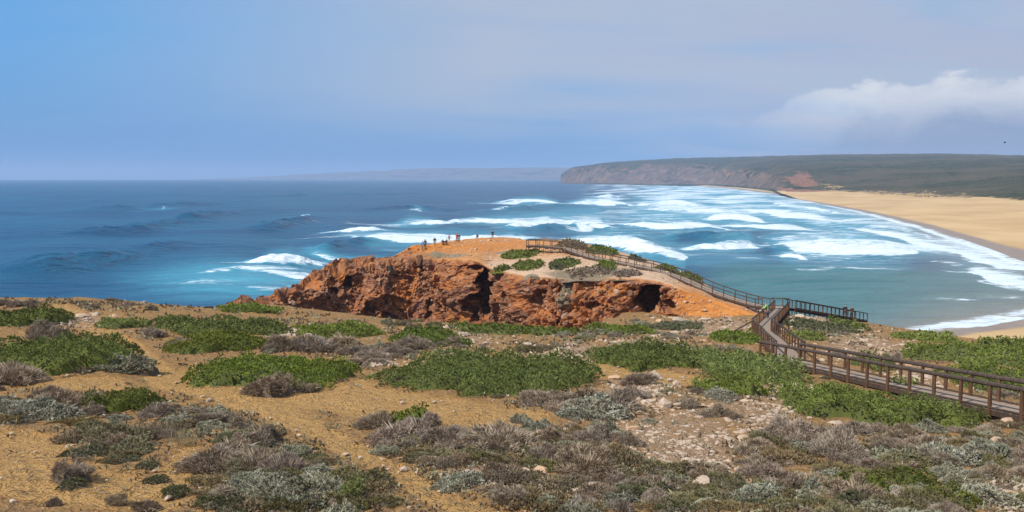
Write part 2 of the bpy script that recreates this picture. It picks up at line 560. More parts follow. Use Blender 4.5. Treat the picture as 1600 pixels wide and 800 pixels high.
def catmull(T, n):
    """resample table rows smoothly by chord length of its first three columns"""
    T = np.asarray(T, float)
    ch = np.concatenate([[0], np.cumsum(np.linalg.norm(np.diff(T[:, :3], axis=0), axis=1) + 1e-6)])
    s = np.linspace(0, ch[-1], n)
    i = np.clip(np.searchsorted(ch, s, 'right') - 1, 0, len(T) - 2)
    t = ((s - ch[i]) / (ch[i + 1] - ch[i]))[:, None]
    P1 = T[i]; P2 = T[i + 1]; P0 = T[np.maximum(i - 1, 0)]; P3 = T[np.minimum(i + 2, len(T) - 1)]
    sm = 0.5 * ((2 * P1) + (P2 - P0) * t + (2 * P0 - 5 * P1 + 4 * P2 - P3) * t ** 2 + (3 * P1 - P0 - 3 * P2 + P3) * t ** 3)
    return 0.65 * sm + 0.35 * (P1 + (P2 - P1) * t)


def build_headland():
    tab = []
    for E, B, fz, lean in HEAD:
        tab.append(np.concatenate([at(*E), at(*B), [fz, lean]]))
    NC = 720
    C = catmull(tab, NC)
    E = C[:, 0:3]; B = C[:, 3:6]; fz = C[:, 6]; lean = C[:, 7]
    # outward direction of the face in plan: square to the rim, towards the viewer
    tv = np.gradient(E[:, :2], axis=0)
    kern = np.ones(61) / 61
    tv = np.stack([np.convolve(np.pad(tv[:, i], 30, 'edge'), kern, 'valid') for i in (0, 1)], -1)
    out = np.stack([tv[:, 1], -tv[:, 0]], -1); out /= np.linalg.norm(out, axis=1)[:, None]
    out = out * np.where(out[:, 1:2] > 0, -1, 1)
    n_back, n_top, n_face = 20, 112, 260
    rows = []; tb = []
    hz = E[:, 2] - fz
    for j in range(n_back):                       # far side, down to the sea (hidden from the photo's side)
        t = 1 - j / n_back
        p = B.copy(); p[:, 2] -= t * (B[:, 2] + 4.0); p[:, :2] -= out * (t ** 0.8 * 14.0)[..., None] if np.ndim(t) else out * (t ** 0.8 * 14.0)
        rows.append(p); tb.append(np.zeros(NC) - 1 + (1 - t))
    for j in range(n_top):
        t = j / n_top
        p = B * (1 - t) + E * t
        p[:, 2] += 0.35 * np.sin(math.pi * t)
        rows.append(p); tb.append(np.zeros(NC) + t)
    for j in range(n_face + 1):
        t = j / n_face
        p = E.copy(); p[:, 2] -= t * hz
        p[:, :2] += out * (lean * hz * (t ** 0.85))[:, None]
        rows.append(p); tb.append(np.zeros(NC) + 1 + t)
    P = np.stack(rows); T = np.stack(tb)
    X, Y, Z = P[..., 0], P[..., 1], P[..., 2]
    px, py = pix(X, Y, Z)
    face = sstep(0.985, 1.03, T)
    # rim is worn: the face mask and the relief fade in over the first metres behind the rim
    near_rim = sstep(0.80, 1.02, T)
    spine = np.interp(px, [560, 660, 740], [1, 0.6, 0.0])           # the narrow arm to seaward is bare rock all over
    rk = np.clip(np.maximum(face, spine * sstep(0.0, 0.4, T)), 0, 1)
    earth_slope = sstep(1035, 1085, px)                              # bare orange earth where the neck comes down
    amp = rk * (1 - 0.92 * earth_slope)
    f1, f2, cid = worley(X * 0.30, Y * 0.30, Z * 0.24, seed=3)
    g1, g2, cig = worley(X * 0.85 + 3, Y * 0.85, Z * 0.8, seed=7)
    h1, h2, cih = worley(X * 2.3 + 3, Y * 2.3, Z * 2.4, seed=17)
    rid = 1 - np.abs(fbm(X * 0.16, Y * 0.16, Z * 0.08, seed=21, octs=3)) * 2
    disp = 2.1 * (cid - 0.5) * sstep(0.02, 0.22, f2 - f1) + 1.5 * fbm(X * 0.22, Y * 0.22, Z * 0.12, seed=4, octs=4) + 0.95 * (cig - 0.55) * sstep(0.0, 0.16, g2 - g1)
    disp = disp + 0.52 * (cih - 0.5) * sstep(0, 0.10, h2 - h1) + 0.45 * fbm(X * 1.4, Y * 1.4, Z * 1.8, seed=6, octs=4) - 0.5 * sstep(0.75, 1.0, rid)
    # bedding: ledges step in and out with height
    zz = Z + 0.6 * fbm(X * 0.1, Y * 0.1, seed=12, octs=2)
    disp = disp + 0.12 * np.tanh(3 * np.sin(zz * 2.1)) * sstep(1.05, 1.3, T)
    carve = np.zeros(X.shape)
    # clefts, overhangs and the cave, given as (px, py, half width, half height, depth in m)
    for (a, b, w, h, dep) in ((757, 458, 12, 56, 9.0), (744, 492, 12, 30, 4.0), (738, 418, 12, 7, 2.2), (724, 424, 7, 14, 1.6), (872, 480, 7, 34, 3.0), (812, 462, 10, 26, 0.8),
                              (1018, 470, 24, 28, 7.0), (1046, 478, 12, 12, 4.0), (676, 483, 9, 20, 2.2), (545, 442, 8, 14, 3.0), (705, 486, 6, 16, 1.5), (578, 480, 9, 14, 1.2),
                              (646, 480, 10, 20, 1.8), (692, 440, 7, 20, 1.0), (838, 470, 8, 22, 1.2), (846, 420, 16, 6, 1.0), (700, 455, 14, 7, 1.6), (470, 452, 9, 6, 1.0), (520, 455, 12, 6, 1.2), (790, 486, 12, 10, 1.6),
                              (930, 478, 14, 8, 1.0), (660, 432, 8, 14, 1.4)):
        wob = 5.0 * fbm(py * 0.07, px * 0.07, seed=31, octs=3)
        q = np.hypot((px - a + wob) / w, (py - b) / h)
        carve = np.maximum(carve, dep * (1 - sstep(0.6, 1.05, q)) * sstep(1.01, 1.05, T))
    # bulges between the clefts
    for (a, b, w, h, dep) in ((712, 450, 34, 50, 2.4), (805, 470, 36, 44, 2.2), (905, 480, 40, 40, 1.8), (600, 450, 40, 40, 1.5), (500, 455, 30, 25, 1.2), (975, 470, 30, 34, 1.2)):
        q = np.hypot((px - a) / w, (py - b) / h)
        disp = disp + dep * (1 - sstep(0.2, 1.1, q)) * face
    disp = disp * amp
    O = np.broadcast_to(out[None], (P.shape[0], NC, 2))
    wface = sstep(0.99, 1.12, T)
    X2 = X + O[..., 0] * disp * (0.25 + 0.75 * wface); Y2 = Y + O[..., 1] * disp * (0.25 + 0.75 * wface)
    # clefts run back into the rock, away from the gully
    X2 = X2 + carve * X / Y; Y2 = Y2 + carve
    # knobs along the skyline of the seaward arm
    knob = spine * sstep(0.0, 0.3, T) * (1 - sstep(1.0, 1.25, T))
    Z2 = Z + knob * (0.9 * (cid - 0.45) + 0.8 * (cig - 0.5) + 0.9 * fbm(X * 0.35, Y * 0.35, seed=41, octs=3)) + (1 - wface) * (1 - spine) * (0.28 * fbm(X * 0.25, Y * 0.25, seed=14, octs=3) + 0.07 * fbm(X * 1.6, Y * 1.6, seed=15, octs=3))
    Z2 = Z2 + wface * amp * 0.25 * (cih - 0.5) - (1 - wface) * near_rim * 0.35 * rk
    Z2 = Z2 - np.where(T < 0, 0.0, 0.0)
    stony = (1 - face) * sstep(372, 395, py) * sstep(700, 790, px) * (0.45 + 0.4 * sstep(395, 425, py)) + (1 - face) * sstep(0, .25, 1 - T) * sstep(960, 1000, px) * 0.5
    stony = stony + (1 - face) * (1 - sstep(4, 12, np.hypot((px - 770) / 6, py - 373))) * 0.8
    earth = np.maximum(earth_slope * sstep(0.6, 1.0, T), np.clip((1 - face) * (1 - sstep(388, 398, py)) * (1 - sstep(800, 840, px)), 0, 1))
    for (a, b, w, h) in ((625, 470, 20, 22), (720, 497, 16, 8), (905, 460, 12, 30), (535, 430, 8, 20), (648, 440, 6, 40), (960, 450, 40, 12)):
        earth = np.maximum(earth, 0.7 * (1 - sstep(0.4, 1.2, np.hypot((px - a) / w, (py - b) / h))))
    scrub = np.zeros(px.shape)
    for (a, b, w, h) in ((910, 428, 75, 10), (893, 455, 15, 34), (700, 398, 40, 4), (800, 395, 40, 3), (965, 425, 40, 8), (610, 420, 10, 8), (830, 432, 16, 4)):
        scrub = np.maximum(scrub, 1 - sstep(0.4, 1.15, np.hypot((px - a) / w, (py - b) / h)))
    P2 = np.stack([X2, Y2, Z2], -1)
    me = grid_mesh('headland', P2, cliff_material(), {'cell': cig, 'cell2': cih, 'face': rk, 'earth': earth, 'stony': np.clip(stony, 0, 1), 'scrub': scrub}, smooth=True)
    # crisp broken rock on the face, soft soil on top
    sm = (rk < 0.5)[:-1, :-1].reshape(-1)
    me.polygons.foreach_set('use_smooth', sm)
    return struct('headland', me), P2, T, px, py


headland, HP, HT, HPX, HPY = build_headland()
_top = (HT[:, 0] >= 0) & (HT[:, 0] <= 1.0)
HTOP = HP[_top]


def head_z(x, y):
    d = (HTOP[..., 0] - x) ** 2 + (HTOP[..., 1] - y) ** 2
    i = np.unravel_index(np.argmin(d), d.shape)
    return float(HTOP[i][2])


def head_at(px, py):
    """point of the headland's visible skin at a photo pixel"""
    qx, qy = pix(HP[..., 0], HP[..., 1], HP[..., 2])
    d = (qx - px) ** 2 + (qy - py) ** 2
    d = d + np.where(HT < 0, 1e6, 0)
    m_ = d < 9.0
    if m_.any():
        yy = np.where(m_, HP[..., 1], 1e9)
        i = np.unravel_index(np.argmin(yy), yy.shape)
    else:
        i = np.unravel_index(np.argmin(d), d.shape)
    return HP[i].copy()

# ------------------------------------------------------------------ sea
# breakers as seen in the photo: upper edge, lower edge (pixels on the water plane), wave height in m, foam strength
BREAK = [
    ([(380, 412), (410, 408), (440, 402), (455, 400), (475, 405), (510, 410)], [(385, 416), (420, 421), (450, 424), (475, 420), (512, 415)], 2.6, 0.92),
    ([(300, 432), (380, 418), (470, 416), (520, 408)], [(300, 436), (380, 430), (470, 440), (520, 425)], 0.8, 0.58),
    ([(250, 452), (330, 440), (420, 444), (470, 436)], [(250, 456), (330, 458), (420, 458), (470, 450)], 0.4, 0.45),
    ([(515, 365), (570, 361), (590, 356), (607, 360)], [(515, 367), (570, 365), (607, 363)], 1.5, 1.0),
    ([(540, 369), (600, 366), (700, 366), (800, 366), (830, 371)], [(545, 372), (580, 380), (660, 382), (760, 379), (830, 375)], 1.8, 0.95),
    ([(612, 347), (640, 342), (700, 348), (745, 341), (850, 337), (935, 333), (946, 338)], [(620, 350), (680, 351), (760, 349), (860, 352), (940, 354), (950, 350)], 2.2, 0.8),
    ([(785, 355), (820, 347), (846, 351)], [(790, 357), (815, 358), (846, 353)], 1.8, 1.0),
    ([(765, 318), (825, 311), (850, 311), (878, 317)], [(770, 319), (830, 318), (878, 319)], 2.2, 1.0),
    ([(880, 317), (940, 311), (985, 319)], [(885, 320), (940, 321), (990, 321)], 2.2, 1.0),
    ([(930, 308), (950, 304), (966, 308)], [(930, 309), (950, 309), (966, 309)], 1.5, 1.0),
    ([(990, 318), (1050, 313), (1105, 321)], [(990, 322), (1060, 321), (1110, 323)], 2.0, 1.0),
    ([(1000, 323), (1090, 322), (1150, 327)], [(1020, 328), (1100, 331), (1150, 331)], 1.2, 0.9),
    ([(900, 358), (930, 350), (945, 354), (970, 359)], [(905, 360), (940, 361), (968, 361)], 1.6, 1.0),
    ([(950, 349), (1010, 347), (1080, 345), (1120, 354), (1146, 362)], [(960, 353), (1030, 360), (1090, 362), (1146, 363)], 2.0, 0.95),
    ([(885, 373), (930, 370), (972, 363), (1000, 368), (1020, 378), (1060, 387), (1078, 399)], [(890, 375), (950, 392), (1000, 402), (1050, 413), (1070, 414), (1078, 404)], 2.6, 0.95),
    ([(1065, 382), (1120, 380), (1172, 372), (1192, 383)], [(1060, 391), (1130, 390), (1180, 386), (1192, 385)], 2.0, 0.8),
    ([(1100, 338), (1150, 333), (1195, 343)], [(1105, 345), (1160, 348), (1195, 348)], 1.8, 0.95),
    ([(1120, 354), (1200, 352), (1240, 348), (1278, 359)], [(1120, 358), (1200, 361), (1278, 362)], 1.8, 0.95),
    ([(1205, 371), (1280, 363), (1330, 364), (1400, 377), (1441, 396)], [(1200, 380), (1250, 394), (1330, 402), (1420, 402), (1441, 399)], 1.8, 0.95),
    ([(1215, 396), (1238, 390), (1260, 402)], [(1215, 404), (1240, 406), (1260, 405)], 1.0, 0.95),
    ([(1150, 322), (1230, 325), (1290, 336), (1322, 346)], [(1160, 330), (1230, 341), (1300, 348), (1322, 349)], 1.2, 0.9),
    ([(1200, 312), (1270, 320), (1330, 335)], [(1200, 318), (1270, 328), (1330, 337)], 0.8, 0.8),
    ([(1310, 351), (1400, 354), (1480, 374), (1560, 399), (1610, 415)], [(1330, 358), (1410, 378), (1500, 405), (1560, 424), (1610, 428)], 1.0, 0.95),
    ([(1340, 340), (1420, 356), (1500, 376), (1570, 398), (1630, 415)], [(1340, 345), (1420, 364), (1500, 388), (1570, 408), (1630, 424)], 0.3, 0.55),
    ([(1500, 412), (1560, 418), (1610, 430), (1700, 450)], [(1515, 428), (1550, 442), (1610, 452), (1700, 470)], 1.0, 1.0),
    ([(1480, 505), (1530, 498), (1610, 484), (1700, 470)], [(1462, 517), (1530, 513), (1610, 502), (1700, 490)], 0.3, 0.85),
    ([(1420, 470), (1500, 466), (1600, 458)], [(1420, 474), (1500, 474), (1600, 466)], 0.2, 0.40),
    ([(1230, 420), (1330, 414), (1420, 418)], [(1230, 426), (1330, 428), (1420, 424)], 0.3, 0.45),
    ([(930, 396), (1100, 392), (1200, 398)], [(930, 404), (1100, 404), (1200, 406)], 0.2, 0.30),
    ([(470, 339), (482, 337), (490, 339)], [(470, 340), (482, 340), (490, 340)], 1.5, 0.9),
    ([(252, 326), (255, 325), (258, 326)], [(252, 327), (255, 327.4), (258, 327)], 0.5, 1.0),
    ([(640, 328), (652, 326), (664, 329)], [(640, 329), (652, 328.5), (664, 330)], 1.0, 0.5),
    ([(770, 330), (790, 328), (805, 327)], [(770, 331), (790, 330), (805, 328.5)], 1.5, 0.6),
    ([(480, 388), (520, 398), (560, 404), (620, 408)], [(480, 396), (520, 406), (560, 412), (620, 416)], 0.5, 0.7),
    ([(590, 388), (640, 392), (690, 396)], [(590, 390), (640, 396), (690, 400)], 0.3, 0.4),
]
# unbroken swells: crest polyline and height
SWELL = [([(0, 432), (80, 418), (180, 402), (300, 372)], 1.6, 26), ([(90, 372), (200, 362), (290, 347), (390, 328)], 1.8, 30), ([(390, 362), (440, 352), (490, 340)], 1.8, 24),
         ([(500, 395), (530, 384), (600, 378)], 1.4, 16), ([(560, 330), (650, 326), (720, 330)], 1.4, 26), ([(1180, 392), (1240, 386), (1290, 384)], 1.0, 14),
         ([(760, 332), (830, 326), (900, 322)], 1.5, 26), ([(800, 365), (880, 358), (940, 356)], 1.4, 18), ([(1020, 370), (1100, 372), (1190, 370)], 1.4, 18),
         ([(100, 332), (260, 322), (420, 314)], 1.4, 40), ([(300, 312), (500, 306), (700, 304)], 1.4, 50)]


def water_material():
    m, g = new_mat('atlantic_water')
    co = g.coord('Object')
    sep = g.n('ShaderNodeSeparateXYZ'); g.put(sep, 0, co)
    foam = g.attr('foam'); aer = g.attr('aerated'); shal = g.attr('shallow')
    st1 = g.noise(g.mapping(co, scale=(0.03, 0.10, 0.05), rot=(0, 0, 0.10)), 1.0, 8, 0.70, 0.8)
    st2 = g.noise(g.mapping(co, scale=(0.15, 0.45, 0.2)), 1.0, 6, 0.72, 1.5)
    lg = g.noise(g.mapping(co, scale=(0.004, 0.009, 0.01)), 1.0, 5, 0.6, 0.4)
    deep = g.mix(g.ramp(lg, 0.35, 0.65), (0.004, 0.045, 0.105), (0.010, 0.078, 0.145))
    c = g.mix(g.math('MULTIPLY', g.ramp(g.math('ADD', aer, g.math('MULTIPLY', g.math('SUBTRACT', st1, 0.5), 0.7)), 0.15, 0.9), 0.95), deep, (0.07, 0.33, 0.42))
    c = g.mix(g.ramp(shal, 0.0, 1.0, 0.0, 0.9), c, g.mix(g.ramp(st1, 0.35, 0.65), (0.026, 0.118, 0.122), (0.052, 0.170, 0.160)))
    c = g.mix(g.attr('silt'), c, (0.28, 0.22, 0.16))
    fo = g.math('ADD', foam, g.math('MULTIPLY', g.math('SUBTRACT', st1, 0.5), 1.7))
    fo = g.math('ADD', fo, g.math('MULTIPLY', g.math('SUBTRACT', st2, 0.5), 1.3))
    fm = g.ramp(fo, 0.28, 0.80)
    fm = g.math('MULTIPLY', fm, g.ramp(foam, 0.02, 0.18))
    white = g.mix(g.ramp(st2, 0.3, 0.7), (0.46, 0.56, 0.62), (0.78, 0.82, 0.84))
    c = g.mix(fm, c, white)
    # chop, fading with distance where it is far below a pixel
    w1 = g.noise(g.mapping(co, scale=(0.10, 0.22, 0.2), rot=(0, 0, 0.3)), 1.0, 4, 0.6, 0.6)
    w2 = g.noise(g.mapping(co, scale=(0.6, 1.1, 1.0), rot=(0, 0, -0.2)), 1.0, 4, 0.6, 0.4)
    w0 = g.noise(g.mapping(co, scale=(0.02, 0.05, 0.2), rot=(0, 0, 0.3)), 1.0, 3, 0.6, 0.6)
    hh = g.math('ADD', g.math('MULTIPLY', w1, 1.0), g.math('MULTIPLY', w2, 0.22))
    hh = g.math('ADD', hh, g.math('MULTIPLY', w0, 4.0))
    b = g.principled(Base_Color=c, Roughness=g.ramp(fm, 0.0, 1.0, 0.32, 0.95), Normal=g.bump(hh, 1.0, 1.3))
    b.inputs['IOR'].default_value = 1.33
    g.put(b, 'Specular IOR Level', g.ramp(fm, 0.0, 0.6, 0.40, 0.05))
    finish(g, b)
    return m


SHORE = [(1075, 290.2), (1130, 293.5), (1210, 303), (1250, 312), (1350, 331), (1450, 356), (1540, 386), (1600, 408), (1720, 440), (1760, 462), (1700, 482), (1600, 499), (1530, 512), (1465, 520), (1380, 545), (1300, 600)]


def shore_xy():
    a = np.array(SHORE, float)
    x, y = sea_at(a[:, 0], a[:, 1])
    return x, y


def build_sea():
    k = np.concatenate([np.linspace(-1.5, -0.60, 40)[:-1], np.linspace(-0.60, 0.60, 780), np.linspace(0.60, 1.5, 40)[1:]])
    pyr = np.concatenate([np.linspace(280.6, 300, 70)[:-1], np.linspace(300, 425, 270)[:-1], np.linspace(425, 530, 70)[:-1], np.linspace(530, 800, 16)])
    _, yr = sea_at(np.full(pyr.shape, 800.0), pyr)
    yr[0] = 21500.0
    Y, K = np.meshgrid(yr, k, indexing='ij')
    X = Y * K
    Z = -(X ** 2 + Y ** 2) / (2 * REARTH)
    px, py = pix(X, Y, Z)
    foam = np.zeros(X.shape); aer = np.zeros(X.shape); dz = np.zeros(X.shape)
    wx = px + 10 * fbm(X * 0.012, Y * 0.012, seed=61, octs=3) * (py - 276) / 100
    wy = py + 6.5 * fbm(X * 0.02, Y * 0.012, seed=62, octs=5, gain=0.6) * (py - 276) / 100
    fine_w = fbm(X * 0.05, Y * 0.035, seed=64, octs=4) * 2.2
    for up, lo, h, s in BREAK:
        up = np.array(up, float); lo = np.array(lo, float)
        x0 = min(up[0, 0], lo[0, 0]); x1 = max(up[-1, 0], lo[-1, 0])
        u = np.interp(wx, up[:, 0], up[:, 1]); l = np.interp(wx, lo[:, 0], lo[:, 1])
        th = np.maximum(l - u, 0.8)
        v = (wy - u) / th
        ends = sstep(x0 - 6, x0 + 0.15 * (x1 - x0), wx) * (1 - sstep(x1 - 0.05 * (x1 - x0), x1 + 3, wx))
        # dense at the breaking front (lower edge), torn behind it
        ed = fine_w * np.clip(1.5 / th, 0.12, 0.5)
        f = ends * (0.42 * sstep(-1.3, 0.3, v + ed) + 0.58 * sstep(-0.1, 0.45, v + ed)) * (1 - sstep(0.78, 1.10, v + ed))
        foam = np.maximum(foam, s * f * (0.44 + 0.36 * sstep(0.1, 0.7, v) + 0.45 * np.exp(-((v - 0.82) / 0.14) ** 2) + 0.12 * fine_w))
        if s > 0.75 and h > 0.9:            # broken water drags out along the crest
            wl = x1 - x0
            tail = sstep(x0 - 0.7 * wl, x0 + 0.1 * wl, wx) * (1 - sstep(x1 - 0.1 * wl, x1 + 0.45 * wl, wx))
            foam = np.maximum(foam, 0.62 * s * tail * np.exp(-((v - 0.6 + 0.5 * fine_w) / np.clip(2.2 / th, 0.22, 0.6)) ** 2))
        ends_h = sstep(x0 - 6, x0 + 0.4 * (x1 - x0), wx) * (1 - sstep(x1 - 0.30 * (x1 - x0), x1 + 3, wx))
        near = np.exp(-((v - 0.5) / 1.6) ** 2 - 0.0 * v) * sstep(x0 - 70, x0 + 20, wx) * (1 - sstep(x1 - 10, x1 + 45, wx))
        aer = np.maximum(aer, near * (0.62 if s > 0.6 else 0.5))
        dz = np.maximum(dz, 1.4 * h * ends_h * np.exp(-((v - 0.60) / np.where(v > 0.6, 0.26, 0.55)) ** 2))
    for crest, h, wdt in SWELL:
        c = np.array(crest, float)
        cx, cy = sea_at(c[:, 0], c[:, 1])
        best = np.full(X.shape, 1e9); tt = np.zeros(X.shape)
        for i in range(len(cx) - 1):
            ex, ey = cx[i + 1] - cx[i], cy[i + 1] - cy[i]
            t = np.clip(((X - cx[i]) * ex + (Y - cy[i]) * ey) / (ex * ex + ey * ey), 0, 1)
            d = np.hypot(X - cx[i] - t * ex, Y - cy[i] - t * ey)
            tt = np.where(d < best, (i + t) / (len(cx) - 1), tt)
            best = np.minimum(best, d)
        dz = np.maximum(dz, 3.2 * h * np.exp(-(best / (0.5 * wdt)) ** 2) * np.clip(np.sin(math.pi * np.clip(tt, 0.02, 0.98)) * 1.4, 0, 1))
    # torn foam sheets over the surf zone, denser towards the beach
    surf = sstep(900, 1080, px + (py - 290) * 1.2) * sstep(283, 292, py) * (1 - sstep(390, 425, py)) * (1 - 0.75 * sstep(340, 372, py) * (1 - sstep(1180, 1330, px)))
    far = sstep(860, 960, px) * sstep(282, 286, py) * (1 - sstep(306, 330, py))
    stre = fbm(X * 0.008, Y * 0.016, seed=70, octs=5) + 0.6 * fbm(X * 0.03, Y * 0.012, seed=71, octs=4)
    foam = np.maximum(foam, surf * np.clip(0.34 + 0.60 * stre, 0, 0.78))
    st2 = np.sin(Y * 0.045 + 4.0 * fbm(X * 0.006, Y * 0.004, seed=72, octs=3))
    foam = np.maximum(foam, far * np.clip(0.36 + 0.45 * st2 + 0.5 * fbm(X * 0.01, Y * 0.02, seed=73, octs=3), 0, 0.85))
    aer = np.maximum(aer, 0.68 * surf)
    for (a, b, w, h, s) in ((370, 440, 200, 42, 0.72), (1150, 375, 330, 40, .35), (700, 368, 260, 26, .4), (1010, 330, 160, 22, .5), (120, 440, 200, 40, .12), (1120, 408, 160, 14, .5), (1330, 415, 200, 16, .4), (470, 412, 60, 22, .6)):
        aer = np.maximum(aer, s * np.exp(-((px - a) / w) ** 2 - ((py - b) / h) ** 2))
    shallow = sstep(396, 440, py) * sstep(1040, 1160, px) * 1.0
    sx, sy = shore_xy()
    best = np.full(X.shape, 1e9)
    for i in range(len(sx) - 1):
        ex, ey = sx[i + 1] - sx[i], sy[i + 1] - sy[i]
        t = np.clip(((X - sx[i]) * ex + (Y - sy[i]) * ey) / (ex * ex + ey * ey), 0, 1)
        best = np.minimum(best, np.hypot(X - sx[i] - t * ex, Y - sy[i] - t * ey))
    silt = 0.75 * np.exp(-best / 14.0) + 0.35 * np.exp(-best / 60.0) * sstep(1300, 1500, px)
    foam = np.maximum(foam, 0.8 * np.exp(-((best - 5) / 4.0) ** 2) * sstep(300, 330, py))
    chop = 0.22 * fbm(X * 0.05, Y * 0.11, seed=80, octs=3) * (1 - sstep(500, 1500, Y))
    swl = 0.8 * np.sin((X * 0.93 + Y * 0.36) * 2 * math.pi / 95 + 3 * fbm(X * 0.004, Y * 0.004, seed=81, octs=2))
    Z = Z + (dz * (0.80 + 0.55 * fbm(X * 0.07, Y * 0.05, seed=82, octs=4)) + (chop + swl)) * sstep(3, 40, best)
    Z = np.where(Y > 6000, -(X ** 2 + Y ** 2) / (2 * REARTH), Z)
    return struct('sea', grid_mesh('sea', np.stack([X, Y, Z], -1), water_material(),
                                   {'foam': foam, 'aerated': np.clip(aer, 0, 1), 'shallow': shallow, 'silt': np.clip(silt, 0, 1)}))


build_sea()

# ------------------------------------------------------------------ beach, dunes, hills, far coast
def sand_material():
    m, g = new_mat('beach_sand')
    co = g.coord('Object')
    n1 = g.noise(g.mapping(co, scale=(0.02, 0.012, 0.02)), 1.0, 6, 0.6); n2 = g.noise(co, 0.25, 5, 0.6)
    dry = g.mix(g.ramp(n1, 0.3, 0.7), (0.44, 0.275, 0.125), (0.56, 0.375, 0.18))
    wet = g.mix(g.ramp(n2, 0.3, 0.7), (0.23, 0.165, 0.12), (0.29, 0.21, 0.15))
    w = g.ramp(g.math('ADD', g.attr('wet'), g.math('MULTIPLY', g.math('SUBTRACT', n1, 0.5), 0.35)), 0.35, 0.62)
    c = g.mix(w, dry, wet)
    c = g.mix(g.math('MULTIPLY', g.ramp(g.noise(g.mapping(co, scale=(0.05, 0.012, 0.02), rot=(0, 0, 0.2)), 1.0, 5, 0.6), 0.64, 0.74), 0.45), c, (0.24, 0.15, 0.08))
    b = g.principled(Base_Color=c, Roughness=g.ramp(w, 0, 1, 0.95, 0.45), Normal=g.bump(n2, 0.5, 0.4))
    b.inputs['Specular IOR Level'].default_value = 0.25
    finish(g, b)
    return m


def hill_material():
    m, g = new_mat('coastal_scrub')
    co = g.coord('Object')
    n1 = g.noise(co, 0.004, 5, 0.6); n2 = g.noise(co, 0.03, 6, 0.65); n3 = g.noise(co, 0.15, 4, 0.65); n4 = g.noise(co, 0.45, 3, 0.6)
    green = g.mix(g.ramp(n2, 0.35, 0.65), (0.022, 0.027, 0.011), (0.066, 0.064, 0.027))  # scrub greens darkened: cloud shadow over the hills is put into the colour
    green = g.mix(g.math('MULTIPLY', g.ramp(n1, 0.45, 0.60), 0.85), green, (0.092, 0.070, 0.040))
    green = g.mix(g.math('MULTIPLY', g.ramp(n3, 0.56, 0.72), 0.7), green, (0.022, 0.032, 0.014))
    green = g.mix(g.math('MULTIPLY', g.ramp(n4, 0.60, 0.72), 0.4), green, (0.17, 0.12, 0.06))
    slate = g.mix(g.ramp(n2, 0.3, 0.7), (0.060, 0.045, 0.036), (0.20, 0.125, 0.078))
    red = g.mix(g.ramp(n3, 0.3, 0.7), (0.20, 0.085, 0.05), (0.30, 0.15, 0.085))
    sand = (0.50, 0.33, 0.15)
    jit = g.math('ADD', g.math('MULTIPLY', g.math('SUBTRACT', n2, 0.5), 1.5), g.math('MULTIPLY', g.math('SUBTRACT', n3, 0.5), 0.8))
    jit3 = g.math('ADD', g.math('MULTIPLY', jit, 0.8), g.math('MULTIPLY', g.math('SUBTRACT', n3, 0.5), 1.3))
    c = g.mix(g.ramp(g.math('ADD', g.attr('rock'), jit), 0.35, 0.65), green, slate)
    c = g.mix(g.ramp(g.math('ADD', g.attr('red'), jit), 0.4, 0.65), c, red)
    c = g.mix(g.ramp(g.math('ADD', g.attr('dune'), jit3), 0.42, 0.60), c, sand)
    hh = g.math('ADD', n3, g.math('MULTIPLY', n4, 0.5))
    b = g.principled(Base_Color=c, Roughness=0.95, Normal=g.bump(hh, 1.0, 3.0))
    b.inputs['Specular IOR Level'].default_value = 0.08
    finish(g, b)
    return m


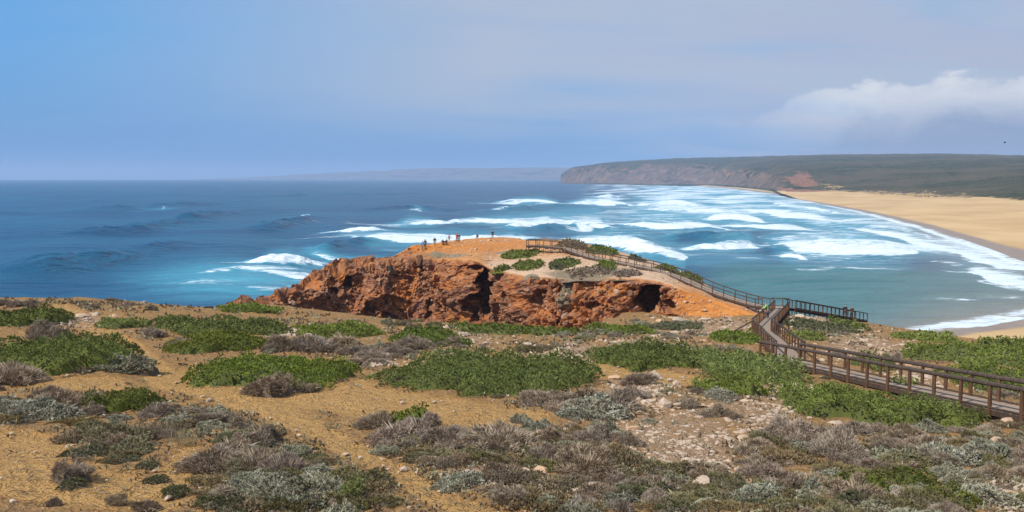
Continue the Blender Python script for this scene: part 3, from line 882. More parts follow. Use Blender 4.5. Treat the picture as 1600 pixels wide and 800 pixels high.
def build_coast():
    sx, sy = shore_xy()
    # beach: from under the water up to the dunes, columns run along the shoreline
    T = np.stack([sx, sy, np.zeros_like(sx)], -1)
    lx = np.array([1075, 1130, 1195, 1215, 1300, 1450, 1600, 1900, 2100, 2300, 2300, 2200, 2000, 1850, 1650, 1500], float)
    ly = np.array([289.0, 291.8, 297.2, 299.0, 301.5, 305, 318, 345, 380, 440, 480, 500, 520, 530, 560, 640], float)
    k = (ly - HORIZ) / F
    hgt = 7.0
    # landward line: where the sight line meets sand about 7 m above the sea
    dl = (CAMZ - hgt) / k
    LX = (lx - 800) / F * dl; LY = dl
    T2 = np.concatenate([T, np.stack([LX, LY, np.full_like(LX, hgt)], -1)], 1)
    for i, dx_ in ((0, 60.0), (1, 75.0), (2, 95.0)):      # narrow strand under the cliffs
        T2[i, 3:6] = (T2[i, 0] + dx_, T2[i, 1] + 40.0, 6.0)
    NC = 420
    C = catmull(T2, NC)
    # even the spacing: more columns where the beach is near
    rows = []; wet = []
    ts = np.concatenate([np.linspace(-0.35, 0, 6)[:-1], np.linspace(0, 1, 110), [1.12]])
    S = C[:, :3]; L = C[:, 3:6]
    for t in ts:
        p = S + (L - S) * t
        prof = (-4.0 * (-t / 0.35)) if t < 0 else (hgt * (0.55 * t ** 0.75 + 0.45 * t ** 2.2))
        p = p.copy(); p[:, 2] = prof - (p[:, 0] ** 2 + p[:, 1] ** 2) / (2 * REARTH) + 0.03
        rows.append(p)
        dist = np.linalg.norm((L - S)[:, :2], axis=1) * max(t, 0)
        wet.append(np.clip(1.0 - dist / np.minimum(np.interp(S[:, 1], [150, 350, 1200, 3000], [24, 60, 130, 90]), 0.24 * np.linalg.norm((L - S)[:, :2], axis=1) + 4), 0, 1))
    P = np.stack(rows); W = np.stack(wet)
    X, Y = P[..., 0], P[..., 1]
    tt = np.broadcast_to(ts[:, None], X.shape)
    P[..., 2] += sstep(0.35, 0.9, tt) * (1.6 * fbm(X * 0.012, Y * 0.008, seed=90, octs=4) + 0.5 * fbm(X * 0.06, Y * 0.04, seed=91, octs=3))
    struct('beach', grid_mesh('beach', P, sand_material(), {'wet': W}))

    # hills: columns by bearing, rows from the foot of the dunes / cliffs up to the skyline and over
    colx = [876, 892, 940, 1000, 1060, 1100, 1130, 1170, 1205, 1218, 1240, 1300, 1380, 1450, 1530, 1600, 1800, 2100, 2600]
    footd = [4600, 4300, 3900, 3500, 3150, 2900, 2600, 2150, 1800, 1580, 1480, 1400, 1280, 1160, 1010, 860, 640, 480, 420]
    footz = [-3, -2, 0, 1, 3, 4, 5, 5, 6, 5, 6, 7, 7, 7, 7, 7, 7, 7, 7]
    brow = [275, 264, 258.5, 257, 259, 261, 263, 265, 267, 270, 279, 285, 284, 288, 291, 294, 300, 310, 320]   # top of the cliff / slope break
    browd = [4750, 4450, 4080, 3720, 3450, 3250, 3000, 2620, 2300, 2100, 1900, 1750, 1650, 1500, 1330, 1150, 900, 700, 620]
    topy = [274.5, 262.5, 255.5, 250.5, 247.5, 246.5, 246, 245, 244, 243.5, 243, 241.5, 241, 240.5, 242, 243, 243, 241, 240]
    topd = [5200, 5100, 5000, 4900, 4800, 4700, 4600, 4400, 4200, 4100, 4000, 3900, 3800, 3700, 3500, 3300, 2800, 2300, 2000]
    NC = 620
    pxs = np.concatenate([np.linspace(876, 1640, 520), np.linspace(1640, 2600, 101)[1:]])
    spx = np.array([q[0] for q in SHORE[:4]], float); sdd = sea_at(spx, np.array([q[1] for q in SHORE[:4]], float))[1]
    footd = [max(d_, float(np.interp(c_, spx, sdd)) + 150.0) if 1060 < c_ < 1212 else d_ for c_, d_ in zip(colx, footd)]
    browd = [max(b_, f_ + 280.0) for b_, f_ in zip(browd, footd)]
    I = lambda t: np.interp(pxs, colx, t)
    fd, fzv, bd, td = I(footd), I(footz), I(browd), I(topd)
    sm = np.ones(9) / 9
    sp = lambda a: np.convolve(np.pad(a, 4, 'edge'), sm, 'valid')
    by, ty = sp(I(brow)), sp(I(topy))
    bz = CAMZ + (HORIZ - by) / F * bd; tz = CAMZ + (HORIZ - ty) / F * td
    rows = []; lev = []
    for t in np.concatenate([np.linspace(-0.3, 0, 4)[:-1], np.linspace(0, 1, 70)[:-1], np.linspace(1, 2, 110), [2.15, 2.4, 2.8, 3.2]]):
        if t < 0: d = fd + t * 100; z = fzv + t * 45
        elif t < 1: d = fd + (bd - fd) * t; z = fzv + (bz - fzv) * (t ** 1.05)
        elif t <= 2:
            q = t - 1; d = bd + (td - bd) * q; z = bz + (tz - bz) * (q ** 0.85)
        else: d = td + (t - 2) * 1500; z = tz - (t - 2) * 60
        rows.append(np.stack([(pxs - 800) / F * d, d, z], -1)); lev.append(np.full(pxs.shape, t))
    P = np.stack(rows); T = np.stack(lev)
    X, Y, Z = P[..., 0], P[..., 1], P[..., 2]
    px = np.broadcast_to(pxs[None], X.shape)
    rel = sstep(0.02, 0.4, T)
    gul = 1 - np.abs(fbm(X * 0.0055, Y * 0.003, seed=95, octs=3)) * 2.6
    cl = (1 - sstep(1200, 1260, px)) * rel * (1 - sstep(1.0, 1.3, T))
    Z2 = Z + cl * (-38 * np.clip(gul, 0, 1) * np.sin(math.pi * np.clip(T * 0.8, 0, 1)) + 13 * fbm(X * 0.012, Y * 0.012, seed=96, octs=4))
    Z2 = Z2 + rel * (5.0 * fbm(X * 0.004, Y * 0.004, seed=97, octs=4) * np.minimum(T, 1) * (1 - sstep(1.75, 2.0, T) * 0.75) + 2.2 * fbm(X * 0.03, Y * 0.03, seed=98, octs=3) + 0.9 * vnoise(X * 0.14, Y * 0.14, seed=99))
    Y2 = Y + cl * 40 * fbm(X * 0.008, Z * 0.012, seed=94, octs=3)
    rock = (1 - sstep(1200, 1245, px)) * (1 - sstep(0.75, 1.02, T)) * sstep(0, 0.1, T)
    red = np.maximum((1 - sstep(0.5, 1.1, np.hypot((px - 1252) / 34, (T - 0.75) / 0.5))), (1 - sstep(0.5, 1.1, np.hypot((px - 1255) / 60, (T - 0.12) / 0.12))))
    red = 0.75 * np.maximum(red, 0.62 * (1 - sstep(1180, 1220, px)) * np.exp(-((T - 1.0) / 0.1) ** 2))
    dune = sstep(1225, 1290, px) * (1 - sstep(0.0, 0.50, T)) * 0.56
    dune = np.maximum(dune, 0.5 * np.exp(-((px - 1300) / 26) ** 2 - ((T - 0.5) / 0.35) ** 2))
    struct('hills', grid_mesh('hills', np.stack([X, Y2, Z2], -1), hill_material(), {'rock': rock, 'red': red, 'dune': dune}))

    # far coast, almost lost in the haze
    pxs = np.linspace(300, 1000, 240)
    d = np.interp(pxs, [300, 600, 890, 1000], [15500, 14000, 11500, 11000])
    top = np.interp(pxs, [300, 420, 470, 520, 560, 580, 605, 620, 640, 700, 800, 890, 1000], [280, 276, 272.5, 270, 268.5, 266.5, 267, 264, 263.5, 262.5, 262, 261.5, 258])
    top = top + 0.5 * fbm(pxs * 0.05, pxs * 0, seed=110, octs=4)
    rows = []
    for t in np.concatenate([np.linspace(-0.2, 1, 26), [1.1, 1.4, 2.0]]):
        dd = d + 160 * t if t <= 1 else d + 160 + (t - 1) * 1500
        drop = dd ** 2 * (1 + ((pxs - 800) / F) ** 2) / (2 * REARTH)
        zt = CAMZ + (HORIZ - top) / F * d
        z = -drop + (zt + drop) * min(max(t, 0), 1) ** 0.8 - (4 if t < 0 else 0) - (max(t - 1, 0)) * 10
        rows.append(np.stack([(pxs - 800) / F * dd, dd, z], -1))
    P = np.stack(rows)
    P[..., 1] += 60 * fbm(P[..., 0] * 0.004, P[..., 2] * 0.02, seed=111, octs=4)
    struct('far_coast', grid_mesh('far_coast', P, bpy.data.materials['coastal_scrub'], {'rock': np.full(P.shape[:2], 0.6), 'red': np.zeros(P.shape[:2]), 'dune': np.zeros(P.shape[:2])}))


build_coast()


def build_haze():
    m = bpy.data.materials.new('sea_haze'); m.use_nodes = True
    g = NT(m.node_tree)
    v = g.n('ShaderNodeVolumePrincipled')
    v.inputs['Color'].default_value = (0.50, 0.66, 0.90, 1)
    v.inputs['Density'].default_value = HAZE
    v.inputs['Anisotropy'].default_value = 0.0
    out = g.t.nodes.new('ShaderNodeOutputMaterial')
    g.t.links.new(v.outputs[0], out.inputs['Volume'])
    bm = bmesh.new(); bmesh.ops.create_cube(bm, size=1.0)
    me = bpy.data.meshes.new('haze'); bm.to_mesh(me); bm.free(); me.materials.append(m)
    o = link('haze', me, loc=(0, 10800, 55), scale=(70000, 23000, 330))
    o['kind'] = 'stuff'


HAZE = 0.00010
build_haze()

# ------------------------------------------------------------------ wood
def wood_material(name, dark, light, rough=0.8):
    m, g = new_mat(name)
    co = g.coord('Object')
    oi = g.n('ShaderNodeObjectInfo')
    n1 = g.noise(g.mapping(co, scale=(9, 9, 1.6)), 1.0, 5, 0.65, 0.6)
    c = g.mix(g.ramp(n1, 0.3, 0.7), dark, light)
    c = g.mix(g.ramp(oi.outputs['Random'], 0, 1, 0.0, 0.35), c, tuple(0.55 * v for v in dark))
    b = g.principled(Base_Color=c, Roughness=rough, Normal=g.bump(n1, 0.4, 0.01))
    b.inputs['Specular IOR Level'].default_value = 0.25
    finish(g, b)
    return m


WOOD_POST = wood_material('brown_timber', (0.085, 0.042, 0.023), (0.18, 0.088, 0.046))
WOOD_RAIL = wood_material('dark_weathered_timber', (0.045, 0.030, 0.023), (0.105, 0.070, 0.051))
WOOD_DECK = wood_material('worn_deck_timber', (0.27, 0.19, 0.13), (0.42, 0.31, 0.23))
WOOD_BEAM = wood_material('dark_beam_timber', (0.045, 0.028, 0.02), (0.085, 0.052, 0.036))


def cyl_mesh(name, mat, r=0.065, n=10):
    """unit-height log standing on its base, edges chamfered"""
    V = []; Fq = []
    prof = ((r * 0.98, 0.0), (r, 0.02), (r * 0.97, 0.985), (r * 0.82, 1.0))
    for rr, z in prof:
        for i in range(n):
            a = 2 * math.pi * i / n
            V.append((rr * math.cos(a), rr * math.sin(a), z))
    for j in range(len(prof) - 1):
        for i in range(n):
            k = (i + 1) % n
            Fq.append((j * n + i, j * n + k, (j + 1) * n + k, (j + 1) * n + i))
    V.append((0, 0, 1.0)); c = len(V) - 1; o = (len(prof) - 1) * n
    for i in range(0, n, 2):
        Fq.append((c, o + i, o + (i + 1) % n, o + (i + 2) % n))
    return raw_mesh(name, V, Fq, mat)


def tube_mesh(name, pts, r, mat, n=8, squash=1.0):
    """log following a polyline"""
    pts = [Vector(p) for p in pts]
    V = []; Fq = []
    for i, p in enumerate(pts):
        d = (pts[min(i + 1, len(pts) - 1)] - pts[max(i - 1, 0)]).normalized()
        s = d.cross(Vector((0, 0, 1))).normalized(); u = s.cross(d)
        for k in range(n):
            a = 2 * math.pi * (k + 0.5) / n
            V.append(p + s * (r * math.cos(a)) + u * (r * squash * math.sin(a)))
    for i in range(len(pts) - 1):
        for k in range(n):
            q = (k + 1) % n
            Fq.append((i * n + k, i * n + q, (i + 1) * n + q, (i + 1) * n + k))
    for base in (0, (len(pts) - 1) * n):
        for k in range(1, n - 2, 2):
            Fq.append((base, base + k, base + k + 1, base + k + 2))
    return raw_mesh(name, V, Fq, mat)


def box_pts(cx, cy, cz, ax, ay, az):
    """8 corners from centre and three half-axis vectors"""
    c = np.array((cx, cy, cz), float)
    return [c + sx * np.asarray(ax) + sy * np.asarray(ay) + sz * np.asarray(az) for sz in (-1, 1) for sy in (-1, 1) for sx in (-1, 1)]


BOXF = [(0, 1, 3, 2)[::-1], (4, 5, 7, 6), (0, 1, 5, 4), (1, 3, 7, 5), (3, 2, 6, 7), (2, 0, 4, 6)]


def plank_mesh(name, w, mat):
    V = box_pts(0, 0, 0, (w / 2, 0, 0), (0, 0.064, 0), (0, 0, 0.019))
    # eased top edges
    V2 = [np.array(v) for v in V]
    return raw_mesh(name, V2, BOXF, mat)


def surf_z(x, y):
    z = float(ground_z(np.array([x]), np.array([y]))[0])
    if y > 104 and x < 45:
        d = (HTOP[..., 0] - x) ** 2 + (HTOP[..., 1] - y) ** 2
        i = np.unravel_index(np.argmin(d), d.shape)
        if d[i] < 4.0: z = max(z, float(HTOP[i][2]))
    return z


POST_ME = cyl_mesh('post', WOOD_POST, 0.08)
POST_FAR = cyl_mesh('post', WOOD_POST, 0.06, 8)
rng = random.Random(7)


def boardwalk(name, label, pts, width, spacing, planks_single, rail_r=0.075, skip_left=(), skip_right=(), kerb=True, supports=True):
    pts = [Vector(p) for p in pts]
    root = link(name, None, loc=pts[0]); tag(root, label, 'boardwalk')
    base = pts[0]
    # lift the deck clear of the ground
    L = [0.0]
    for a, b in zip(pts[:-1], pts[1:]): L.append(L[-1] + (b - a).length)

    def along(s):
        s = min(max(s, 0), L[-1])
        for i in range(len(pts) - 1):
            if s <= L[i + 1] or i == len(pts) - 2:
                t = (s - L[i]) / (L[i + 1] - L[i])
                p = pts[i].lerp(pts[i + 1], t); d = (pts[i + 1] - pts[i]).normalized()
                return p, d
    samples = np.linspace(0, L[-1], max(int(L[-1] / 1.2), 4))
    lift = []
    for s in samples:
        p, d = along(s)
        side = Vector((d.y, -d.x, 0)).normalized()
        g_ = max(surf_z(*(p + side * (k * width / 2)).xy) for k in (-1, 0, 1))
        lift.append(max(0.0, g_ + 0.20 - p.z))
    lift = np.array(lift)
    lift = np.convolve(np.pad(lift, 3, 'edge'), np.ones(7) / 7, 'valid')

    def deck(s):
        p, d = along(s)
        p = p.copy(); p.z += float(np.interp(s, samples, lift))
        p2, _ = along(s + 0.3); p2 = p2.copy(); p2.z += float(np.interp(s + 0.3, samples, lift))
        dd = (p2 - p)
        d = dd.normalized() if dd.length > 0.05 else d
        side = Vector((d.y, -d.x, 0)).normalized()
        return p, d, side
    # planks
    n = int(L[-1] / 0.146)
    if planks_single:
        pm = plank_mesh('plank', width, WOOD_DECK)
        for i in range(n):
            p, d, s = deck((i + 0.5) * 0.146)
            M = Matrix((s, d, s.cross(d))).transposed()
            o = link('plank', pm, root, p - base + Vector((0, 0, rng.uniform(-0.003, 0.003))), M.to_euler())
            o.scale = (1 + rng.uniform(-0.012, 0.012), 1, 1)
    else:
        V = []; Fq = []
        for i in range(n):
            p, d, s = deck((i + 0.5) * 0.146); p = p - base
            k = len(V)
            V += box_pts(p.x, p.y, p.z + rng.uniform(-0.004, 0.004), np.array(s) * width / 2, np.array(d) * 0.064, np.array(s.cross(d)) * 0.019)
            Fq += [tuple(a + k for a in f) for f in BOXF]
        o = link('planking', raw_mesh('planking', V, Fq, WOOD_DECK), root); o['kind'] = 'stuff'
    st = np.linspace(0, L[-1], max(int(L[-1] / 1.0), 3))
    for sgn, skip in ((-1, skip_left), (1, skip_right)):
        # beam below the deck edge, kerb log on it, hand rail above
        V = []; Fq = []
        for i, s in enumerate(st):
            p, d, sd = deck(s); c = p - base + sd * (sgn * (width / 2 - 0.06)) + Vector((0, 0, -0.13))
            V += [c + sd * 0.05 + Vector((0, 0, 0.105)), c - sd * 0.05 + Vector((0, 0, 0.105)), c - sd * 0.05 - Vector((0, 0, 0.105)), c + sd * 0.05 - Vector((0, 0, 0.105))]
            if i:
                k = 4 * i
                Fq += [(k - 4 + a, k - 4 + (a + 1) % 4, k + (a + 1) % 4, k + a) for a in range(4)]
        link('beam', raw_mesh('beam', V, Fq, WOOD_BEAM), root)
        segs = [(0.0, L[-1])]
        for (a, b) in skip:
            segs = [q for (s0, s1) in segs for q in ((s0, min(a, s1)), (max(b, s0), s1)) if q[1] - q[0] > 0.4]
        for (a, b) in segs:
            ss = np.linspace(a, b, max(int((b - a) / 1.0), 2))
            line = []
            for s in ss:
                p, d, sd = deck(s)
                line.append(p - base + sd * (sgn * (width / 2 + 0.02)))
            link('handrail', tube_mesh('handrail', [q + Vector((0, 0, 1.0)) for q in line], rail_r, WOOD_RAIL, 8), root)
            if kerb:
                link('kerb_rail', tube_mesh('kerb_rail', [q + Vector((0, 0, 0.075)) for q in line], 0.04, WOOD_RAIL, 6), root)
            npost = max(int(round((b - a) / spacing)), 1)
            for i in range(npost + 1):
                s = a + (b - a) * i / npost
                p, d, sd = deck(s)
                q = p - base + sd * (sgn * (width / 2 + 0.02))
                zlow = min(surf_z(*(q + base).xy) - 0.25, p.z - 0.3)
                h = p.z + 0.97 - zlow
                o = link('post', POST_ME if planks_single else POST_FAR, root, (q.x, q.y, zlow - base.z))
                o.rotation_euler = (rng.uniform(-0.012, 0.012), rng.uniform(-0.012, 0.012), rng.uniform(0, 6.28))
                o.scale = (1, 1, h)
    # cross joists show as dark ends under the deck
    if supports and planks_single:
        jm = raw_mesh('joist', box_pts(0, 0, 0, (width / 2 + 0.1, 0, 0), (0, 0.05, 0), (0, 0, 0.06)), BOXF, WOOD_BEAM)
        for s in np.arange(0.4, L[-1], spacing):
            p, d, sd = deck(s)
            link('joist', jm, root, p - base - Vector((0, 0, 0.30)), (0, 0, math.atan2(sd.y, sd.x)))
    elif supports:
        V = []; Fq = []
        for s in np.arange(0.4, L[-1], spacing):
            p, d, sd = deck(s); p = p - base; k = len(V)
            V += box_pts(p.x, p.y, p.z - 0.30, np.array(sd) * (width / 2 + 0.1), np.array(d) * 0.05, np.array((0, 0, 0.06)))
            Fq += [tuple(a + k for a in f) for f in BOXF]
        o = link('joists', raw_mesh('joists', V, Fq, WOOD_BEAM), root); o['kind'] = 'stuff'
    return root, deck, L[-1]


def _v(a): return Vector([float(q) for q in a])


nA, nB = _v(at(1550, 640, 34.0)), _v(at(1251, 573, 49.6))
dA = (nB - nA) / (nB.y - nA.y)
perp = Vector((dA.y, -dA.x, 0)).normalized()
W_A = 1.5
cA = lambda y: nA + dA * (y - nA.y) + perp * (W_A / 2)
A0, A1 = cA(22.0), cA(54.9)
bw_near, deckA, lenA = boardwalk('boardwalk', 'brown timber boardwalk with log handrails passing the wide green juniper mat', [A0, A1], W_A, 1.74, True, 0.095,
                                 skip_right=((31.2, 40.0),))
B0 = A1 - dA.normalized() * 0.8 + perp * 0.85
B1 = Vector((22.5, 80.0, CAMZ - 13.85)); B2 = Vector((32.55, 107.0, CAMZ - 15.9))
bw_ramp, deckB, lenB = boardwalk('boardwalk', 'narrow boardwalk ramp dog-legging downhill under the person in green', [B0, B1, B2], 1.65, 1.9, False, 0.07)
T0 = B2 + Vector((0.3, 0.9, 0))
Cp = [T0 + Vector((0.9, 0.2, 0.0)), T0 + Vector((-1.4, 0.9, 0.0))] + [_v(at(*q)) for q in ((1188, 479, 111), (1040, 440, 124), (940, 410, 136), (886, 388, 146), (845, 384, 150), (824, 384, 150.5))]
bw_far, deckC, lenC = boardwalk('boardwalk', 'long weathered boardwalk running up the neck to the headland plateau', Cp, 1.7, 1.85, False, 0.07, skip_left=((0, 2.4),))
Dp = [T0 + Vector((0.9, 0.4, 0.0)), T0 + Vector((4.0, 2.6, -0.75)), _v(at(1345, 500, 118))]
bw_look, deckD, lenD = boardwalk('boardwalk', 'short closely posted boardwalk ending at the overlook above the bay', Dp, 1.8, 0.95, False, 0.06)
# diagonal prop logs at the bend
pr = link('prop_log', tube_mesh('prop_log', [(0, 0, 1.15), (-2.2, 0.4, -0.2)], 0.06, WOOD_RAIL, 8), loc=deckB(22.0)[0] - deckB(22.0)[2] * 0.9)
tag(pr, 'slanting log propped against the bend of the boardwalk ramp', 'log')

# ------------------------------------------------------------------ plants
def leaf_material(name, dark, mid, tip, trans=0.25):
    m, g = new_mat(name)
    oi = g.n('ShaderNodeObjectInfo')
    tone = g.attr('tone')
    c = g.mix(g.ramp(tone, 0.0, 0.55, smooth=False), dark, mid)
    c = g.mix(g.ramp(tone, 0.55, 1.0, smooth=False), c, tip)
    hs = g.n('ShaderNodeHueSaturation'); g.put(hs, 'Color', c)
    g.put(hs, 'Hue', g.ramp(oi.outputs['Random'], 0, 1, 0.494, 0.510, smooth=False))
    g.put(hs, 'Value', g.ramp(g.math('FRACT', g.math('MULTIPLY', oi.outputs['Random'], 7.31)), 0, 1, 0.78, 1.2, smooth=False))
    g.put(hs, 'Saturation', g.ramp(g.math('FRACT', g.math('MULTIPLY', oi.outputs['Random'], 3.17)), 0, 1, 0.88, 1.12, smooth=False))
    b = g.principled(Base_Color=hs.outputs[0], Roughness=0.8)
    b.inputs['Specular IOR Level'].default_value = 0.15
    tr = g.n('ShaderNodeBsdfTranslucent'); g.put(tr, 'Color', hs.outputs[0])
    mx = g.n('ShaderNodeMixShader'); g.put(mx, 0, trans)
    g.t.links.new(b.outputs[0], mx.inputs[1]); g.t.links.new(tr.outputs[0], mx.inputs[2])
    finish(g, None, mx.outputs[0])
    return m


L_JUN = leaf_material('juniper_green', (0.105, 0.110, 0.028), (0.185, 0.218, 0.046), (0.275, 0.305, 0.085))
L_OLV = leaf_material('olive_green_leaves', (0.080, 0.090, 0.018), (0.150, 0.162, 0.034), (0.215, 0.22, 0.06))
L_HEA = leaf_material('grey_brown_twigs', (0.155, 0.105, 0.065), (0.32, 0.235, 0.165), (0.50, 0.405, 0.31), 0.15)
L_SIL = leaf_material('silver_green_leaves', (0.17, 0.155, 0.095), (0.34, 0.32, 0.215), (0.54, 0.51, 0.385), 0.2)
L_CUS = leaf_material('dark_cushion_leaves', (0.075, 0.08, 0.035), (0.145, 0.145, 0.068), (0.21, 0.185, 0.11), 0.2)
L_RUS = leaf_material('russet_ground_plants', (0.13, 0.092, 0.048), (0.24, 0.175, 0.092), (0.33, 0.25, 0.14), 0.2)
L_OLB = leaf_material('olive_brown_growth', (0.115, 0.090, 0.042), (0.215, 0.185, 0.085), (0.31, 0.275, 0.145), 0.2)
L_DRY = leaf_material('dry_straw', (0.22, 0.165, 0.085), (0.36, 0.29, 0.165), (0.48, 0.41, 0.26), 0.2)


def twig_core_material():
    m, g = new_mat('dead_twigs')
    n = g.noise(g.coord('Object'), 30.0, 4, 0.7)
    c = g.mix(g.ramp(n, 0.35, 0.65), (0.115, 0.088, 0.062), (0.19, 0.15, 0.11))
    b = g.principled(Base_Color=c, Roughness=0.95)
    b.inputs['Specular IOR Level'].default_value = 0.05
    finish(g, b)
    return m


CORE = twig_core_material()


def mound_fn(nr, a, b, h, lobes):
    """returns a height function over a lobed ellipse footprint"""
    L = [(0, 0, 1.0, 1.0)]
    for _ in range(lobes):
        t = nr.uniform(0, 2 * math.pi); q = math.sqrt(nr.uniform(0.02, 0.75))
        L.append((math.cos(t) * q, math.sin(t) * q, nr.uniform(0.22, 0.5), nr.uniform(0.65, 1.15)))
    s1 = int(nr.integers(1, 9999))

    def f(x, y):
        u = x / a; v = y / b
        z = np.zeros_like(u)
        th = np.arctan2(v, u)
        edge = 0.95 + 0.28 * vnoise(np.cos(th) * 1.7 + 5, np.sin(th) * 1.7, seed=s1) + 0.20 * vnoise(np.cos(th) * 4.5, np.sin(th) * 4.5 + 3, seed=s1 + 1)
        rr = np.hypot(u, v) / edge
        z = np.sqrt(np.maximum(0, 1 - rr ** 2.4)) * 0.62
        for (lx, ly, lr, lh) in L[1:]:
            q = ((u - lx) ** 2 + (v - ly) ** 2) / (lr * lr)
            z = np.maximum(z, np.sqrt(np.maximum(0, 1 - q)) * lh * 0.85 * (rr < 1.12))
        z = z * (1 + 0.34 * vnoise(x * 1.7, y * 1.7, seed=s1 + 2) + 0.26 * vnoise(x * 4.2, y * 4.2, seed=s1 + 3))
        return z * h
    return f


def sprigs(nr, P, N, length, width, blades, spread, droop=0.0, upbias=0.5, curl=0.0):
    """tufts of narrow pointed leaves at points P with normals N -> verts, tris, tone"""
    n = len(P)
    P = np.repeat(P, blades, 0); N = np.repeat(N, blades, 0)
    m = len(P)
    d = N + spread * nr.normal(size=(m, 3)) + np.array((0, 0, upbias))
    d /= np.linalg.norm(d, axis=1)[:, None]
    r = nr.normal(size=(m, 3)); s = np.cross(d, r); s /= np.linalg.norm(s, axis=1)[:, None] + 1e-9
    ln = length * nr.uniform(0.6, 1.35, (m, 1)); w = width * nr.uniform(0.7, 1.3, (m, 1))
    base = P - d * ln * 0.35
    mid = base + d * ln * 0.55
    tip = base + d * ln + np.array((0, 0, -droop)) * ln
    V = np.stack([base, mid - s * w, tip, mid + s * w], 1).reshape(-1, 3)
    i = np.arange(m)[:, None] * 4
    Fq = i + np.array((0, 1, 2, 3))
    tn = np.repeat(np.clip(nr.normal(0.5, 0.2, n), 0, 1), blades)
    tone = np.stack([tn * 0.55, tn, np.clip(tn * 1.25, 0, 1), tn], 1).reshape(-1)
    return V, Fq, tone


def dome_points(nr, f, a, b, n, lim=1.3):
    x = nr.uniform(-a * lim, a * lim, n * 9); y = nr.uniform(-b * lim, b * lim, n * 9)
    z = f(x, y)
    k = z > 0.02
    x, y, z = x[k], y[k], z[k]
    e = 0.03 * min(a, b) + 0.01
    gx = (f(x + e, y) - f(x - e, y)) / (2 * e); gy = (f(x, y + e) - f(x, y - e)) / (2 * e)
    sl = np.minimum(np.sqrt(1 + gx * gx + gy * gy), 4.0)         # steep flanks need as many leaves per area as the top
    k = np.argsort(nr.uniform(0, 1, len(x)) / sl)[:n]
    x, y, z, gx, gy = x[k], y[k], z[k], gx[k], gy[k]
    z = z * np.where(nr.uniform(0, 1, len(z)) < 0.22, nr.uniform(0.25, 1.0, len(z)), 1.0)
    N = np.stack([-gx, -gy, np.ones_like(gx)], -1); N /= np.linalg.norm(N, axis=1)[:, None]
    return np.stack([x, y, z], -1), N


def core_mesh(f, a, b, zfun=None, n=34, shrink=0.80):
    u = np.linspace(-1.25, 1.25, n)
    X, Y = np.meshgrid(u * a, u * b, indexing='ij')
    Z = f(X * 1.10, Y * 1.10) * shrink - 0.06
    Z = np.where(Z < -0.04, -0.35, Z)
    if zfun is not None: Z = Z + zfun(X, Y)
    return np.stack([X, Y, Z], -1)


def mat_plant(name, label, cat, cx, x0, x1, y0, y1, hgt, leaf, seed, d=None, on_head=False, blade=0.0030, group=None, dens=1.0):
    """spreading shrub filling the photo rectangle x0..x1, y0..y1 on the ground"""
    nr = np.random.default_rng(seed)
    if not on_head:
        gx, gy, gz, ok = ray_ground(np.array([cx, cx]), np.array([y1, y0 + 0.0]))
        front = np.array((gx[0], gy[0]))
        # the top edge is seen over the plant's own height
        dd = gy[0]
        gx2, gy2, gz2, ok2 = ray_ground(np.array([cx]), np.array([y0 + 0.62 * hgt * F / (dd * 1.12)]))
        back = np.array((gx2[0], gy2[0])) if ok2[0] else front + np.array((0, 6.0))
        a0 = math.hypot(*front)
        dep = np.clip(np.linalg.norm(back - front), 0.8, 11.0)
        dirv = front / a0
        c = front + dirv * dep / 2
        zf = lambda X, Y: ground_z(X, Y)
    else:
        p = head_at(cx, y1); q = head_at(cx, y0 + 2)
        dep = min(max(np.linalg.norm((q - p)[:2]), 1.0), 9.0)
        dirv = p[:2] / np.linalg.norm(p[:2]); c = p[:2] + dirv * dep / 2
        zc = head_z(*c)
        sub = HTOP[::3, ::3].reshape(-1, 3)
        w_ = (x1 - x0) / 2 * c[1] / F + 3
        sub = sub[(np.abs(sub[:, 0] - c[0]) < w_) & (np.abs(sub[:, 1] - c[1]) < dep + 3)]

        def zf(X, Y):
            if len(sub) < 3: return np.full(np.shape(X), zc)
            X = np.asarray(X); o = np.empty(X.size)
            xf, yf = X.reshape(-1), np.asarray(Y).reshape(-1)
            for s0 in range(0, X.size, 2000):
                dd_ = (sub[None, :, 0] - xf[s0:s0 + 2000, None]) ** 2 + (sub[None, :, 1] - yf[s0:s0 + 2000, None]) ** 2
                o[s0:s0 + 2000] = sub[np.argmin(dd_, 1), 2]
            return o.reshape(X.shape)
    hgt = hgt * 1.12
    dist = c[1]
    a = 0.95 * max((x1 - x0) / 2 * dist / F, 0.3); b = max(dep / 2, 0.4)
    z0 = float(zf(np.array([c[0]]), np.array([c[1]]))[0])
    f = mound_fn(nr, a, b, hgt, int(6 + 3 * a))
    rel = lambda X, Y: zf(X + c[0], Y + c[1]) - z0
    bl = max(blade * dist, 0.085)
    area = math.pi * a * b
    n = int(min(max(area * 1.5 / (bl * bl) * 1.0 * dens, 140), 7000))
    P, N = dome_points(nr, f, a, b, n)
    P = P.copy(); P[:, 2] += rel(P[:, 0], P[:, 1])
    V, Fq, tone = sprigs(nr, P, N, bl * 1.25, bl * 0.24, 3, 0.6, 0.1, 0.35)
    # broad patches of lighter and darker growth
    pt = np.repeat(0.30 * vnoise(P[:, 0] * 0.9, P[:, 1] * 0.9, seed=seed) + 0.25 * vnoise(P[:, 0] * 3.1, P[:, 1] * 3.1, seed=seed + 1), 12)
    tone = np.clip(tone + pt[:len(tone)], 0, 1)
    P = P[nr.permutation(len(P))]
    root = link(name, None, loc=(c[0], c[1], z0))
    tag(root, label, cat, group)
    link('foliage', raw_mesh('foliage', V, Fq, leaf, attrs={'tone': tone}), root)
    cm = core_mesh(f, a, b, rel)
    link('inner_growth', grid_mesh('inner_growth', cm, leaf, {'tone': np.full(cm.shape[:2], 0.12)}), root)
    return root


